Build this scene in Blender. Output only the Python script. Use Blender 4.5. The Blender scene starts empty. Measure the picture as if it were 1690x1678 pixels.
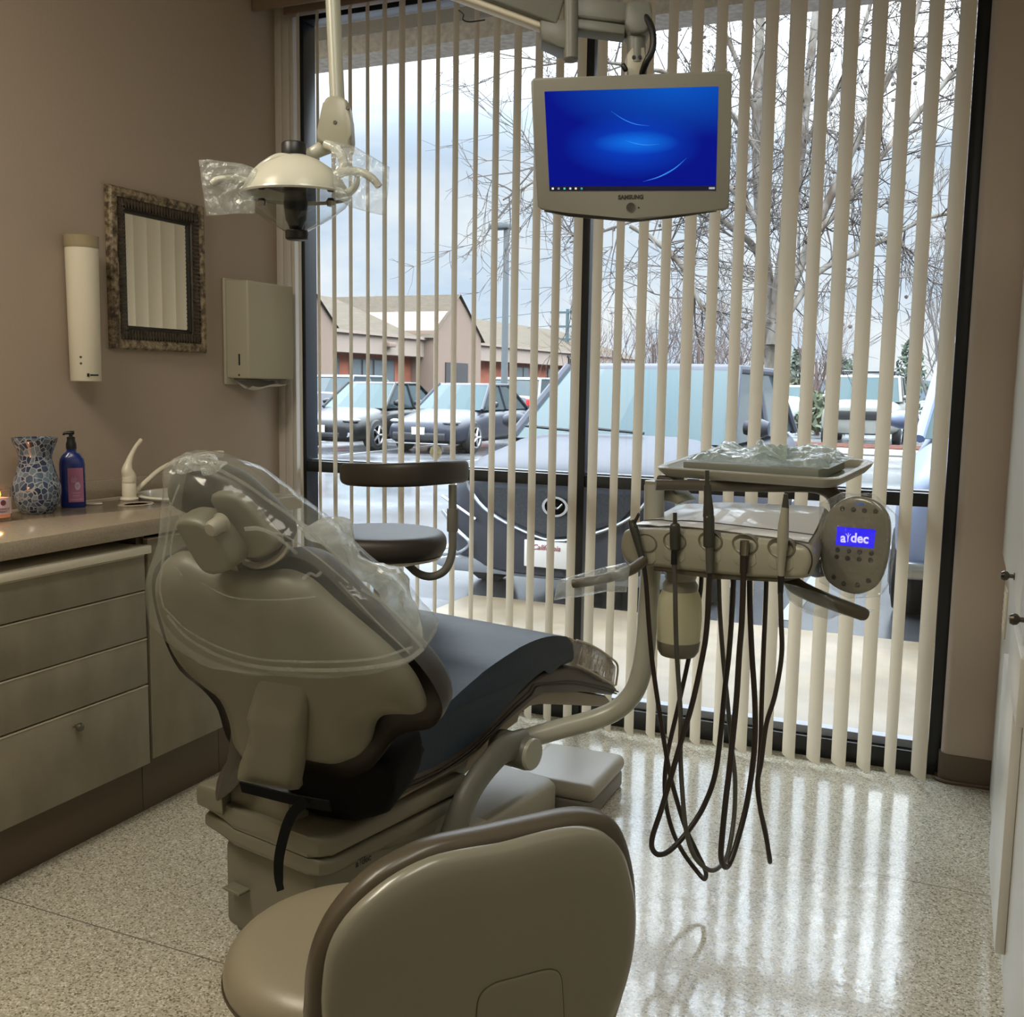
import bpy, bmesh, math, random
from mathutils import Vector, Matrix, noise
from mathutils.geometry import delaunay_2d_cdt

SC = bpy.context.scene
COL = SC.collection
V3 = Vector
PI = math.pi

# ---------------------------------------------------------------- camera
CAM = V3((0.0, 0.0, 1.35))
YAW, PITCH, ROLL = (math.radians(a) for a in (-23.4586, -6.966, 0.899))
_f = V3((math.sin(YAW) * math.cos(PITCH), math.cos(YAW) * math.cos(PITCH), math.sin(PITCH)))
_r = V3((math.cos(YAW), -math.sin(YAW), 0))
_u = _r.cross(_f)
FW = _f
RT = math.cos(ROLL) * _r + math.sin(ROLL) * _u
UP = -math.sin(ROLL) * _r + math.cos(ROLL) * _u
cam_data = bpy.data.cameras.new('camera')
cam_data.sensor_width = 36.0
cam_data.lens = 36.0
cam_data.clip_end = 600
cam = bpy.data.objects.new('camera', cam_data)
COL.objects.link(cam)
cam.matrix_world = Matrix(((RT.x, UP.x, -FW.x, CAM.x), (RT.y, UP.y, -FW.y, CAM.y), (RT.z, UP.z, -FW.z, CAM.z), (0, 0, 0, 1)))
SC.camera = cam

# ---------------------------------------------------------------- sky (overcast, brighter towards the zenith)
SKY = 1.0
w = bpy.data.worlds.new('overcast_sky')
SC.world = w
w.use_nodes = True
nt = w.node_tree
nt.nodes.clear()
N = nt.nodes.new
out = N('ShaderNodeOutputWorld'); bg = N('ShaderNodeBackground')
tc = N('ShaderNodeTexCoord'); sep = N('ShaderNodeSeparateXYZ')
nt.links.new(tc.outputs['Generated'], sep.inputs[0])
mp = N('ShaderNodeMapping'); mp.inputs['Scale'].default_value = (2.2, 2.2, 6.0)
nt.links.new(tc.outputs['Generated'], mp.inputs[0])
nz = N('ShaderNodeTexNoise'); nz.inputs['Scale'].default_value = 2.3; nz.inputs['Detail'].default_value = 6; nz.inputs['Roughness'].default_value = .55
nt.links.new(mp.outputs[0], nz.inputs['Vector'])
cr = N('ShaderNodeValToRGB')
cr.color_ramp.elements[0].position = .36; cr.color_ramp.elements[0].color = (.62, .76, .93, 1)
cr.color_ramp.elements[1].position = .60; cr.color_ramp.elements[1].color = (.90, .96, 1.0, 1)
nt.links.new(nz.outputs[0], cr.inputs[0])
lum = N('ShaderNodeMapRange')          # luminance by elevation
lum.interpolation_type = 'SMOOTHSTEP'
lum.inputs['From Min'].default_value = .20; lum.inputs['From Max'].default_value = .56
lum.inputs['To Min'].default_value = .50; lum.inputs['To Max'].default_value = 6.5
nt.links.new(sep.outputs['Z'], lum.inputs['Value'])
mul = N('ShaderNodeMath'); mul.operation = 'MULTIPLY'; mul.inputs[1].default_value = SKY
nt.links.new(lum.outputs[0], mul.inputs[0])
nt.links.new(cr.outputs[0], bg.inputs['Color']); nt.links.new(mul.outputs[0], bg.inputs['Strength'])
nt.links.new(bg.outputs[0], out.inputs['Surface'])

# ---------------------------------------------------------------- ceiling lamp light and an added fill light (housings are built with the room)
def area_light(name, loc, sx, sy, power, color):
    l = bpy.data.lights.new(name, 'AREA'); l.shape = 'RECTANGLE'; l.size = sx; l.size_y = sy; l.energy = power; l.color = color
    o = bpy.data.objects.new(name, l); COL.objects.link(o); o.location = loc
    return o
area_light('ceiling_panel_light', (-2.05, 0.60, 2.93), 0.5, 1.1, 19.0, (1.0, .93, .77))
area_light('added_fill_light', (-.62, .85, 2.93), 0.5, 1.1, 5.5, (.94, 1.0, .97))  # added to fill the room with light, no lamp known here

SC.view_settings.view_transform = 'Standard'
SC.view_settings.look = 'None'
SC.view_settings.gamma = 1.0
SC.view_settings.use_curve_mapping = False
SC.view_settings.exposure = 1.05
SC.cycles.max_bounces = 10
SC.cycles.diffuse_bounces = 5
SC.cycles.glossy_bounces = 5
SC.cycles.transparent_max_bounces = 40
SC.cycles.transmission_bounces = 8
SC.cycles.caustics_reflective = False
SC.cycles.caustics_refractive = False
SC.cycles.sample_clamp_indirect = 6

# ---------------------------------------------------------------- measuring helpers: sight lines met with real planes
FPX = 1690.0
def ray(x, y):
    return RT * ((x - 845) / FPX) - UP * ((y - 839) / FPX) + FW
def onX(x, y, X):
    d = ray(x, y); return CAM + d * ((X - CAM.x) / d.x)
def onY(x, y, Y):
    d = ray(x, y); return CAM + d * ((Y - CAM.y) / d.y)
def onZ(x, y, Z):
    d = ray(x, y); return CAM + d * ((Z - CAM.z) / d.z)
def dep(x, y, d):
    return CAM + ray(x, y) * d

class Frame:
    """A plane in the room: origin, two in-plane axes, and the normal u x v."""
    def __init__(s, o, u, v):
        s.o = V3(o); s.u = V3(u).normalized(); v = V3(v); s.n = s.u.cross(v).normalized(); s.v = s.n.cross(s.u).normalized()
    def uv(s, x, y, off=0.0):
        d = ray(x, y); o = s.o + s.n * off
        q = CAM + d * ((o - CAM).dot(s.n) / d.dot(s.n)) - s.o
        return (q.dot(s.u), q.dot(s.v))
    def uvs(s, pts, off=0.0):
        return [s.uv(x, y, off) for x, y in pts]
    def w(s, a, b, c=0.0):
        return s.o + s.u * a + s.v * b + s.n * c

# ---------------------------------------------------------------- materials
def lin(c):
    return tuple((v / 12.92 if v <= .04045 else ((v + .055) / 1.055) ** 2.4) for v in (x / 255 for x in c)) + (1,)
def mat(name, rgb, rough=.5, metal=0.0, spec=.5, noise_amt=0.0, noise_scale=8.0, bump=0.0, bump_scale=200.0, coat=0.0, emis=None, emis_s=0.0, trans=0.0, rgb2=None, stretch=(1, 1, 1), sheen=0.0):
    m = bpy.data.materials.new(name); m.use_nodes = True
    t = m.node_tree; b = t.nodes['Principled BSDF']
    c = lin(rgb)
    b.inputs['Base Color'].default_value = c
    b.inputs['Roughness'].default_value = rough; b.inputs['Metallic'].default_value = metal
    b.inputs['Specular IOR Level'].default_value = spec
    b.inputs['Coat Weight'].default_value = coat
    b.inputs['Sheen Weight'].default_value = sheen
    if trans: b.inputs['Transmission Weight'].default_value = trans
    if emis: b.inputs['Emission Color'].default_value = lin(emis); b.inputs['Emission Strength'].default_value = emis_s
    if noise_amt or rgb2 or bump:
        co = t.nodes.new('ShaderNodeTexCoord'); mp = t.nodes.new('ShaderNodeMapping'); mp.inputs['Scale'].default_value = stretch
        t.links.new(co.outputs['Object'], mp.inputs[0])
    if noise_amt or rgb2:
        n = t.nodes.new('ShaderNodeTexNoise'); n.inputs['Scale'].default_value = noise_scale; n.inputs['Detail'].default_value = 5
        t.links.new(mp.outputs[0], n.inputs['Vector'])
        r = t.nodes.new('ShaderNodeValToRGB')
        r.color_ramp.elements[0].position = .35; r.color_ramp.elements[1].position = .65
        c2 = lin(rgb2) if rgb2 else tuple(min(1, v * (1 + noise_amt)) for v in c[:3]) + (1,)
        c1 = c if rgb2 else tuple(v * (1 - noise_amt) for v in c[:3]) + (1,)
        r.color_ramp.elements[0].color = c1; r.color_ramp.elements[1].color = c2
        t.links.new(n.outputs[0], r.inputs[0]); t.links.new(r.outputs[0], b.inputs['Base Color'])
    if bump:
        n2 = t.nodes.new('ShaderNodeTexNoise'); n2.inputs['Scale'].default_value = bump_scale; n2.inputs['Detail'].default_value = 3
        t.links.new(mp.outputs[0], n2.inputs['Vector'])
        bp = t.nodes.new('ShaderNodeBump'); bp.inputs['Strength'].default_value = bump; bp.inputs['Distance'].default_value = .002
        t.links.new(n2.outputs[0], bp.inputs['Height']); t.links.new(bp.outputs[0], b.inputs['Normal'])
    return m
def schlick(t, k, bp=None):
    """two-sided reflectance of a thin clear sheet"""
    n = t.nodes.new
    lw = n('ShaderNodeLayerWeight'); lw.inputs['Blend'].default_value = .5
    if bp: t.links.new(bp.outputs[0], lw.inputs['Normal'])
    pw = n('ShaderNodeMath'); pw.operation = 'POWER'; pw.inputs[1].default_value = 5; t.links.new(lw.outputs['Facing'], pw.inputs[0])
    ma = n('ShaderNodeMath'); ma.operation = 'MULTIPLY_ADD'; ma.inputs[1].default_value = .9 * k; ma.inputs[2].default_value = .045 * k; ma.use_clamp = True
    t.links.new(pw.outputs[0], ma.inputs[0])
    return ma
def film(name, rgb=(235, 240, 238), alpha=.22, gloss=.35, rough=.12, bump=.6, scale=18.0, warp=1.0, through=.5):
    """thin clear plastic film: mostly see-through, milky where it creases, shiny"""
    m = bpy.data.materials.new(name); m.use_nodes = True
    t = m.node_tree; t.nodes.clear(); n = t.nodes.new
    o = n('ShaderNodeOutputMaterial'); tr = n('ShaderNodeBsdfTransparent'); df = n('ShaderNodeBsdfDiffuse'); tl = n('ShaderNodeBsdfTranslucent'); gl = n('ShaderNodeBsdfGlossy')
    tr.inputs[0].default_value = (.96, .97, .97, 1)
    for d in (df, tl): d.inputs[0].default_value = lin(rgb)
    gl.inputs['Roughness'].default_value = rough
    co = n('ShaderNodeTexCoord'); nz = n('ShaderNodeTexNoise'); nz.inputs['Scale'].default_value = scale; nz.inputs['Detail'].default_value = 4; nz.inputs['Distortion'].default_value = warp
    t.links.new(co.outputs['Object'], nz.inputs['Vector'])
    bp = n('ShaderNodeBump'); bp.inputs['Strength'].default_value = bump; bp.inputs['Distance'].default_value = .02
    t.links.new(nz.outputs[0], bp.inputs['Height'])
    for d in (df, tl, gl): t.links.new(bp.outputs[0], d.inputs['Normal'])
    a1 = n('ShaderNodeMixShader'); a1.inputs[0].default_value = through
    t.links.new(df.outputs[0], a1.inputs[1]); t.links.new(tl.outputs[0], a1.inputs[2])
    a2 = n('ShaderNodeMixShader')
    rp = n('ShaderNodeMapRange'); rp.inputs['From Min'].default_value = .3; rp.inputs['From Max'].default_value = .75
    rp.inputs['To Min'].default_value = alpha * .55; rp.inputs['To Max'].default_value = min(1, alpha * 1.7)
    t.links.new(nz.outputs[0], rp.inputs[0]); t.links.new(rp.outputs[0], a2.inputs[0])
    t.links.new(tr.outputs[0], a2.inputs[1]); t.links.new(a1.outputs[0], a2.inputs[2])
    ml = schlick(t, gloss * 2, bp)
    a3 = n('ShaderNodeMixShader'); t.links.new(ml.outputs[0], a3.inputs[0])
    t.links.new(a2.outputs[0], a3.inputs[1]); t.links.new(gl.outputs[0], a3.inputs[2])
    t.links.new(a3.outputs[0], o.inputs[0])
    return m
def thin_glass(name, tint=(.93, .96, .95), gloss=1.0, rough=0.0):
    m = bpy.data.materials.new(name); m.use_nodes = True
    t = m.node_tree; t.nodes.clear(); n = t.nodes.new
    o = n('ShaderNodeOutputMaterial'); tr = n('ShaderNodeBsdfTransparent'); gl = n('ShaderNodeBsdfGlossy')
    tr.inputs[0].default_value = tint + (1,); gl.inputs['Roughness'].default_value = rough
    ml = schlick(t, gloss)
    a = n('ShaderNodeMixShader'); t.links.new(ml.outputs[0], a.inputs[0]); t.links.new(tr.outputs[0], a.inputs[1]); t.links.new(gl.outputs[0], a.inputs[2])
    t.links.new(a.outputs[0], o.inputs[0])
    return m
def translucent(name, rgb, share=.4, rough=.6):
    m = bpy.data.materials.new(name); m.use_nodes = True
    t = m.node_tree; b = t.nodes['Principled BSDF']; o = t.nodes['Material Output']
    b.inputs['Base Color'].default_value = lin(rgb); b.inputs['Roughness'].default_value = rough; b.inputs['Specular IOR Level'].default_value = .3
    tl = t.nodes.new('ShaderNodeBsdfTranslucent'); tl.inputs[0].default_value = lin(rgb)
    a = t.nodes.new('ShaderNodeMixShader'); a.inputs[0].default_value = share
    t.links.new(b.outputs[0], a.inputs[1]); t.links.new(tl.outputs[0], a.inputs[2]); t.links.new(a.outputs[0], o.inputs[0])
    return m

# ---------------------------------------------------------------- object helpers
def wloc(o):
    p = V3((0, 0, 0))
    while o is not None:
        p += o.location; o = o.parent
    return p
def obj(name, bm, m, parent=None, smooth=True, angle=40):
    """link a bmesh laid out in room coordinates as ONE mesh object"""
    bm.normal_update()
    bmesh.ops.recalc_face_normals(bm, faces=bm.faces[:])
    if parent is None:
        xs = [v.co for v in bm.verts]
        lo = V3([min(c[i] for c in xs) for i in range(3)]); hi = V3([max(c[i] for c in xs) for i in range(3)])
        off = V3(((lo.x + hi.x) / 2, (lo.y + hi.y) / 2, lo.z))
    else:
        off = wloc(parent)
    me = bpy.data.meshes.new(name)
    for v in bm.verts: v.co -= off
    if smooth:
        for f in bm.faces: f.smooth = True
        for e in bm.edges:
            if len(e.link_faces) == 2 and e.calc_face_angle(0) > math.radians(angle): e.smooth = False
    bm.to_mesh(me); bm.free()
    ms = m if isinstance(m, (list, tuple)) else [m]
    for x in ms: me.materials.append(x)
    o = bpy.data.objects.new(name, me); COL.objects.link(o)
    if parent is None: o.location = off
    else: o.parent = parent
    return o
def tag(o, label, cat, group=None, kind=None):
    o['label'] = label; o['category'] = cat
    if group: o['group'] = group
    if kind: o['kind'] = kind
    return o
def thing(name, label, cat, loc, group=None):
    o = bpy.data.objects.new(name, None); COL.objects.link(o); o.location = V3(loc); o.empty_display_size = .05
    return tag(o, label, cat, group)
def struct(name, bm, m, smooth=False, parent=None):
    o = obj(name, bm, m, parent, smooth)
    if parent is None: o['kind'] = 'structure'
    return o
def copy_tree(o, parent=None):
    c = o.copy(); COL.objects.link(c)
    if parent is not None: c.parent = parent
    for ch in o.children: copy_tree(ch, c)
    return c

# ---------------------------------------------------------------- shape helpers (all fill a bmesh)
def new(): return bmesh.new()
def quad(bm, a, b, c, d):
    return bm.faces.new([bm.verts.new(p) for p in (a, b, c, d)])
def box(bm, lo, hi, bev=0.0, seg=2, M=None):
    lo = V3(lo); hi = V3(hi)
    r = bmesh.ops.create_cube(bm, size=1.0)
    vs = r['verts']
    for v in vs: v.co = V3([lo[i] + (v.co[i] + .5) * (hi[i] - lo[i]) for i in range(3)])
    if bev:
        es = list({e for v in vs for e in v.link_edges})
        r2 = bmesh.ops.bevel(bm, geom=es, offset=bev, segments=seg, affect='EDGES', profile=.5, clamp_overlap=True)
        vs = list({v for f in r2['faces'] for v in f.verts} | {v for v in vs if v.is_valid})
    if M is not None:
        for v in vs: v.co = M @ v.co
    return bm
def FM(fr):
    return Matrix(((fr.u.x, fr.v.x, fr.n.x, fr.o.x), (fr.u.y, fr.v.y, fr.n.y, fr.o.y), (fr.u.z, fr.v.z, fr.n.z, fr.o.z), (0, 0, 0, 1)))
def bxo(name, lo, hi, m, parent=None, bev=.002, seg=2, M=None):
    return obj(name, box(new(), lo, hi, bev, seg, M), m, parent)
def smooth_path(pts, k=6, closed=False):
    P = [V3(p) for p in pts]; n = len(P); o = []
    rng = range(n) if closed else range(n - 1)
    for i in rng:
        p1, p2 = P[i], P[(i + 1) % n]
        p0 = P[(i - 1) % n] if (closed or i > 0) else p1 * 2 - p2
        p3 = P[(i + 2) % n] if (closed or i < n - 2) else p2 * 2 - p1
        for j in range(k):
            t = j / k
            o.append(.5 * ((2 * p1) + (p2 - p0) * t + (2 * p0 - 5 * p1 + 4 * p2 - p3) * t * t + (3 * p1 - p0 - 3 * p2 + p3) * t ** 3))
    if not closed: o.append(P[-1].copy())
    return o
def smooth2(pts, k=4):
    return [(p.x, p.y) for p in smooth_path([(a, b, 0) for a, b in pts], k, True)]
def tube(bm, pts, r, seg=10, k=6, caps=True, flat=None):
    """round tube along a smoothed path; r a number or one per given point; flat=(axis, factor) squashes the section"""
    rs = r if isinstance(r, (list, tuple)) else [r] * len(pts)
    if k > 1 and len(pts) > 2:
        P = smooth_path(pts, k)
        R = [rs[min(len(rs) - 1, int(i / k))] * (1 - (i % k) / k) + rs[min(len(rs) - 1, int(i / k) + 1)] * ((i % k) / k) for i in range(len(P))]
    else:
        P = [V3(p) for p in pts]; R = list(rs)
    rings = []; prev = None
    for i, p in enumerate(P):
        t = (P[min(i + 1, len(P) - 1)] - P[max(i - 1, 0)]).normalized()
        if prev is None:
            a = V3((0, 0, 1)) if abs(t.z) < .9 else V3((1, 0, 0))
            x = t.cross(a).normalized()
        else:
            x = (prev - t * prev.dot(t)).normalized()
        prev = x; y = t.cross(x)
        ring = []
        for j in range(seg):
            an = 2 * PI * j / seg
            o = (x * math.cos(an) + y * math.sin(an)) * R[i]
            if flat: o = o - flat[0] * o.dot(flat[0]) * (1 - flat[1])
            ring.append(bm.verts.new(p + o))
        rings.append(ring)
    for a, b in zip(rings, rings[1:]):
        for j in range(seg): bm.faces.new((a[j], a[(j + 1) % seg], b[(j + 1) % seg], b[j]))
    if caps:
        bm.faces.new(rings[0][::-1]); bm.faces.new(rings[-1])
    return bm
def lathe(bm, prof, o, axis=(0, 0, 1), seg=32, sx=1.0, sy=1.0, xdir=None):
    """profile of (radius, height) turned about an axis through o"""
    o = V3(o); n = V3(axis).normalized()
    x = V3(xdir) if xdir else (V3((1, 0, 0)) if abs(n.x) < .9 else V3((0, 1, 0)))
    x = (x - n * x.dot(n)).normalized(); y = n.cross(x)
    rings = []
    for r, h in prof:
        if r < 1e-6: rings.append([bm.verts.new(o + n * h)])
        else: rings.append([bm.verts.new(o + n * h + x * (r * sx * math.cos(2 * PI * j / seg)) + y * (r * sy * math.sin(2 * PI * j / seg))) for j in range(seg)])
    for a, b in zip(rings, rings[1:]):
        for j in range(seg):
            k = (j + 1) % seg
            if len(a) == 1 and len(b) == 1: continue
            if len(a) == 1: bm.faces.new((a[0], b[k], b[j]))
            elif len(b) == 1: bm.faces.new((a[j], a[k], b[0]))
            else: bm.faces.new((a[j], a[k], b[k], b[j]))
    for rg in (rings[0], rings[-1]):
        if len(rg) > 1 : bm.faces.new(rg if rg is rings[-1] else rg[::-1])
    return bm
def prism(bm, pts, fr, c0, c1, bev=0.0, seg=3):
    """outline (u, v) in a frame, extruded along its normal from c0 to c1, edges rounded"""
    a = [bm.verts.new(fr.w(u, v, c0)) for u, v in pts]
    b = [bm.verts.new(fr.w(u, v, c1)) for u, v in pts]
    n = len(pts)
    f0 = bm.faces.new(a[::-1]); f1 = bm.faces.new(b)
    for i in range(n): bm.faces.new((a[i], a[(i + 1) % n], b[(i + 1) % n], b[i]))
    if bev:
        es = list(f0.edges) + list(f1.edges)
        bmesh.ops.bevel(bm, geom=es, offset=bev, segments=seg, affect='EDGES', profile=.5, clamp_overlap=True)
    return bm
def _dist(p, poly):
    best = 1e9
    for i in range(len(poly)):
        ax, ay = poly[i]; bx, by = poly[(i + 1) % len(poly)]
        dx, dy = bx - ax, by - ay; L = dx * dx + dy * dy
        t = 0 if L == 0 else max(0, min(1, ((p[0] - ax) * dx + (p[1] - ay) * dy) / L))
        q = math.hypot(p[0] - ax - dx * t, p[1] - ay - dy * t)
        if q < best: best = q
    return best
def pillow(bm, pts, fr, front, back, rim=.02, step=None, warp=None, edge=0.0):
    """closed cushion-like solid on an outline: swells 'front' along +n and 'back' along -n, rounding off within 'rim' of the outline;
    edge = half thickness kept at the outline; warp(u, v, side) -> extra offset along n"""
    us = [p[0] for p in pts]; vs = [p[1] for p in pts]
    step = step or max(max(us) - min(us), max(vs) - min(vs)) / 22
    # resample outline
    ol = []
    for i in range(len(pts)):
        a, b = pts[i], pts[(i + 1) % len(pts)]
        n = max(1, int(math.hypot(b[0] - a[0], b[1] - a[1]) / step))
        for j in range(n): ol.append((a[0] + (b[0] - a[0]) * j / n, a[1] + (b[1] - a[1]) * j / n))
    inner = []
    # rings following the rim, then a grid
    nu = int((max(us) - min(us)) / step) + 1; nv = int((max(vs) - min(vs)) / step) + 1
    ring = []
    for d in (rim * .12, rim * .4, rim * .8):
        for i in range(len(ol)):
            a, b, c = ol[i - 1], ol[i], ol[(i + 1) % len(ol)]
            tx, ty = c[0] - a[0], c[1] - a[1]; L = math.hypot(tx, ty) or 1
            for sg in (1, -1):
                q = (b[0] - ty / L * d * sg, b[1] + tx / L * d * sg)
                if _in(q, ol) and _dist(q, ol) > d * .9: ring.append(q)
    for i in range(nu + 1):
        for j in range(nv + 1):
            q = (min(us) + i * step + (j % 2) * step * .5, min(vs) + j * step * .9)
            if _in(q, ol) and _dist(q, ol) > rim * .95: inner.append(q)
    allp = ol + ring + inner
    r = delaunay_2d_cdt([V3((p[0], p[1])) for p in allp], [], [list(range(len(ol)))], 1, 1e-6)
    P, T = r[0], r[2]
    dd = [_dist((p.x, p.y), ol) for p in P]
    def h(d):
        t = min(1, d / rim); return math.sqrt(max(0, 1 - (1 - t) ** 2))
    on_edge = [d < 1e-5 for d in dd]
    F = []; B = []
    for p, d, e in zip(P, dd, on_edge):
        wf = warp(p.x, p.y, 1) if warp else 0; wb = warp(p.x, p.y, -1) if warp else 0
        if e and edge == 0:
            v = bm.verts.new(fr.w(p.x, p.y, (wf + wb) / 2)); F.append(v); B.append(v)
        else:
            F.append(bm.verts.new(fr.w(p.x, p.y, edge + (front - edge) * h(d) + wf)))
            B.append(bm.verts.new(fr.w(p.x, p.y, -edge - (back - edge) * h(d) + wb)))
    cnt = {}
    for t in T:
        try:
            bm.faces.new([F[i] for i in t])
        except ValueError: pass
        try:
            bm.faces.new([B[i] for i in reversed(t)])
        except ValueError: pass
        if edge:
            for i in range(len(t)):
                e = (t[i], t[(i + 1) % len(t)]); cnt[e] = 1
    if edge:
        for (a, b) in cnt:
            if (b, a) not in cnt: bm.faces.new((F[b], F[a], B[a], B[b]))
    return bm
def _in(p, poly):
    c = False; n = len(poly); j = n - 1
    for i in range(n):
        a, b = poly[i], poly[j]
        if (a[1] > p[1]) != (b[1] > p[1]) and p[0] < (b[0] - a[0]) * (p[1] - a[1]) / (b[1] - a[1]) + a[0]: c = not c
        j = i
    return c
def sheet(bm, nu, nv, fn):
    g = [[bm.verts.new(fn(i / nu, j / nv)) for j in range(nv + 1)] for i in range(nu + 1)]
    for i in range(nu):
        for j in range(nv): bm.faces.new((g[i][j], g[i + 1][j], g[i + 1][j + 1], g[i][j + 1]))
    return bm
def loft(bm, rings, caps=True, closed=True):
    R = [[bm.verts.new(p) for p in r] for r in rings]
    n = len(R[0])
    for a, b in zip(R, R[1:]):
        for j in range(n if closed else n - 1): bm.faces.new((a[j], a[(j + 1) % n], b[(j + 1) % n], b[j]))
    if caps: bm.faces.new(R[0][::-1]); bm.faces.new(R[-1])
    return bm
def text_bm(bm, s, fr, u, v, size, depth=.0006, off=.0, bold=0.0, align='CENTER', shear=0.0, sx=1.0):
    cu = bpy.data.curves.new('lettering', 'FONT'); cu.body = s; cu.size = size; cu.extrude = depth; cu.offset = bold; cu.align_x = align; cu.align_y = 'CENTER'; cu.shear = shear; cu.resolution_u = 3
    o = bpy.data.objects.new('lettering', cu); COL.objects.link(o)
    bpy.context.view_layer.update()
    me = bpy.data.meshes.new_from_object(o.evaluated_get(bpy.context.evaluated_depsgraph_get()))
    n0 = len(bm.verts); bm.from_mesh(me); bm.verts.ensure_lookup_table()
    for q in bm.verts[n0:]: q.co = fr.w(u + q.co.x * sx, v + q.co.y, off + q.co.z)
    bpy.data.objects.remove(o); bpy.data.curves.remove(cu); bpy.data.meshes.remove(me)
    return bm

# ================================================================ materials of the room
M = {}
M['wall'] = mat('taupe_wall_paint', (174, 159, 144), .75, bump=.25, bump_scale=90)
M['wall_cool'] = M['wall']
M['white_wall'] = mat('white_plaster', (206, 200, 192), .7, bump=.1, bump_scale=80)
M['ceiling'] = mat('ceiling_white', (225, 222, 214), .8)
M['black_frame'] = mat('black_aluminium', (16, 16, 18), .35)
M['bead'] = mat('grey_glazing_bead', (120, 124, 134), .5)
M['vane'] = translucent('cream_vinyl_vane', (208, 198, 178), .20, .55)
M['valance'] = mat('valance_taupe', (140, 122, 106), .6)
M['laminate'] = mat('grey_taupe_laminate', (148, 140, 121), .45, rgb2=(132, 124, 106), noise_scale=9, stretch=(1, 1, .5))
M['edge'] = mat('cream_edge_band', (196, 186, 166), .4)
M['kick'] = mat('brown_vinyl_base', (92, 77, 62), .4)
M['quartz'] = mat('beige_quartz', (160, 148, 130), .16, noise_amt=.10, noise_scale=160)
M['steel'] = mat('brushed_steel', (150, 145, 135), .3, metal=1.0)
M['knob'] = mat('dark_nickel', (96, 90, 82), .3, metal=1.0)
M['white_cab'] = mat('white_lacquer', (202, 200, 192), .35)
M['ivory'] = mat('ivory_plastic', (226, 219, 200), .3)
M['grey_metal'] = mat('grey_green_painted_steel', (182, 178, 158), .38)
M['glass'] = thin_glass('window_glass', (.95, .965, .96), .8)
M['black_plastic'] = mat('black_plastic', (18, 18, 20), .4)
M['paper'] = mat('white_paper', (215, 212, 205), .8)
M['porcelain'] = mat('white_porcelain', (225, 224, 214), .12, coat=.3)

# floor: speckled sheet vinyl with welded seams
def floor_mat():
    m = bpy.data.materials.new('speckled_sheet_vinyl'); m.use_nodes = True
    t = m.node_tree; b = t.nodes['Principled BSDF']; n = t.nodes.new; L = t.links.new
    co = n('ShaderNodeTexCoord')
    v = n('ShaderNodeTexVoronoi'); v.inputs['Scale'].default_value = 250
    L(co.outputs['Object'], v.inputs['Vector'])
    s1 = n('ShaderNodeSeparateColor'); L(v.outputs['Color'], s1.inputs[0])
    r = n('ShaderNodeValToRGB'); e = r.color_ramp.elements; r.color_ramp.interpolation = 'CONSTANT'
    e[0].position = 0; e[0].color = lin((126, 119, 102)); e[1].position = .13; e[1].color = lin((168, 161, 143))
    for p, c in ((.42, (184, 178, 160)), (.74, (197, 192, 176)), (.92, (216, 212, 200))):
        q = e.new(p); q.color = lin(c)
    L(s1.outputs[0], r.inputs[0])
    # seams along x at y = 2.915 and y = 1.79
    sp = n('ShaderNodeSeparateXYZ'); L(co.outputs['Object'], sp.inputs[0])
    prev = None
    for y0 in (2.915, 1.79):
        a = n('ShaderNodeMath'); a.operation = 'SUBTRACT'; a.inputs[1].default_value = y0; L(sp.outputs['Y'], a.inputs[0])
        ab = n('ShaderNodeMath'); ab.operation = 'ABSOLUTE'; L(a.outputs[0], ab.inputs[0])
        lt = n('ShaderNodeMath'); lt.operation = 'LESS_THAN'; lt.inputs[1].default_value = .0018; L(ab.outputs[0], lt.inputs[0])
        if prev is None: prev = lt
        else:
            mx = n('ShaderNodeMath'); mx.operation = 'MAXIMUM'; L(prev.outputs[0], mx.inputs[0]); L(lt.outputs[0], mx.inputs[1]); prev = mx
    mix = n('ShaderNodeMix'); mix.data_type = 'RGBA'; L(prev.outputs[0], mix.inputs['Factor']); L(r.outputs[0], mix.inputs['A']); mix.inputs['B'].default_value = lin((112, 104, 92))
    L(mix.outputs['Result'], b.inputs['Base Color'])
    nz = n('ShaderNodeTexNoise'); nz.inputs['Scale'].default_value = 5; nz.inputs['Detail'].default_value = 4; L(co.outputs['Object'], nz.inputs['Vector'])
    rr = n('ShaderNodeMapRange'); rr.inputs['To Min'].default_value = .06; rr.inputs['To Max'].default_value = .24; L(nz.outputs[0], rr.inputs[0]); L(rr.outputs[0], b.inputs['Roughness'])
    n2 = n('ShaderNodeTexNoise'); n2.inputs['Scale'].default_value = 22; n2.inputs['Detail'].default_value = 3; L(co.outputs['Object'], n2.inputs['Vector'])
    bp = n('ShaderNodeBump'); bp.inputs['Strength'].default_value = .06; bp.inputs['Distance'].default_value = .01; L(n2.outputs[0], bp.inputs['Height']); L(bp.outputs[0], b.inputs['Normal'])
    b.inputs['Coat Weight'].default_value = .18; b.inputs['Coat Roughness'].default_value = .05; L(bp.outputs[0], b.inputs['Coat Normal'])
    return m
M['floor'] = floor_mat()

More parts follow.
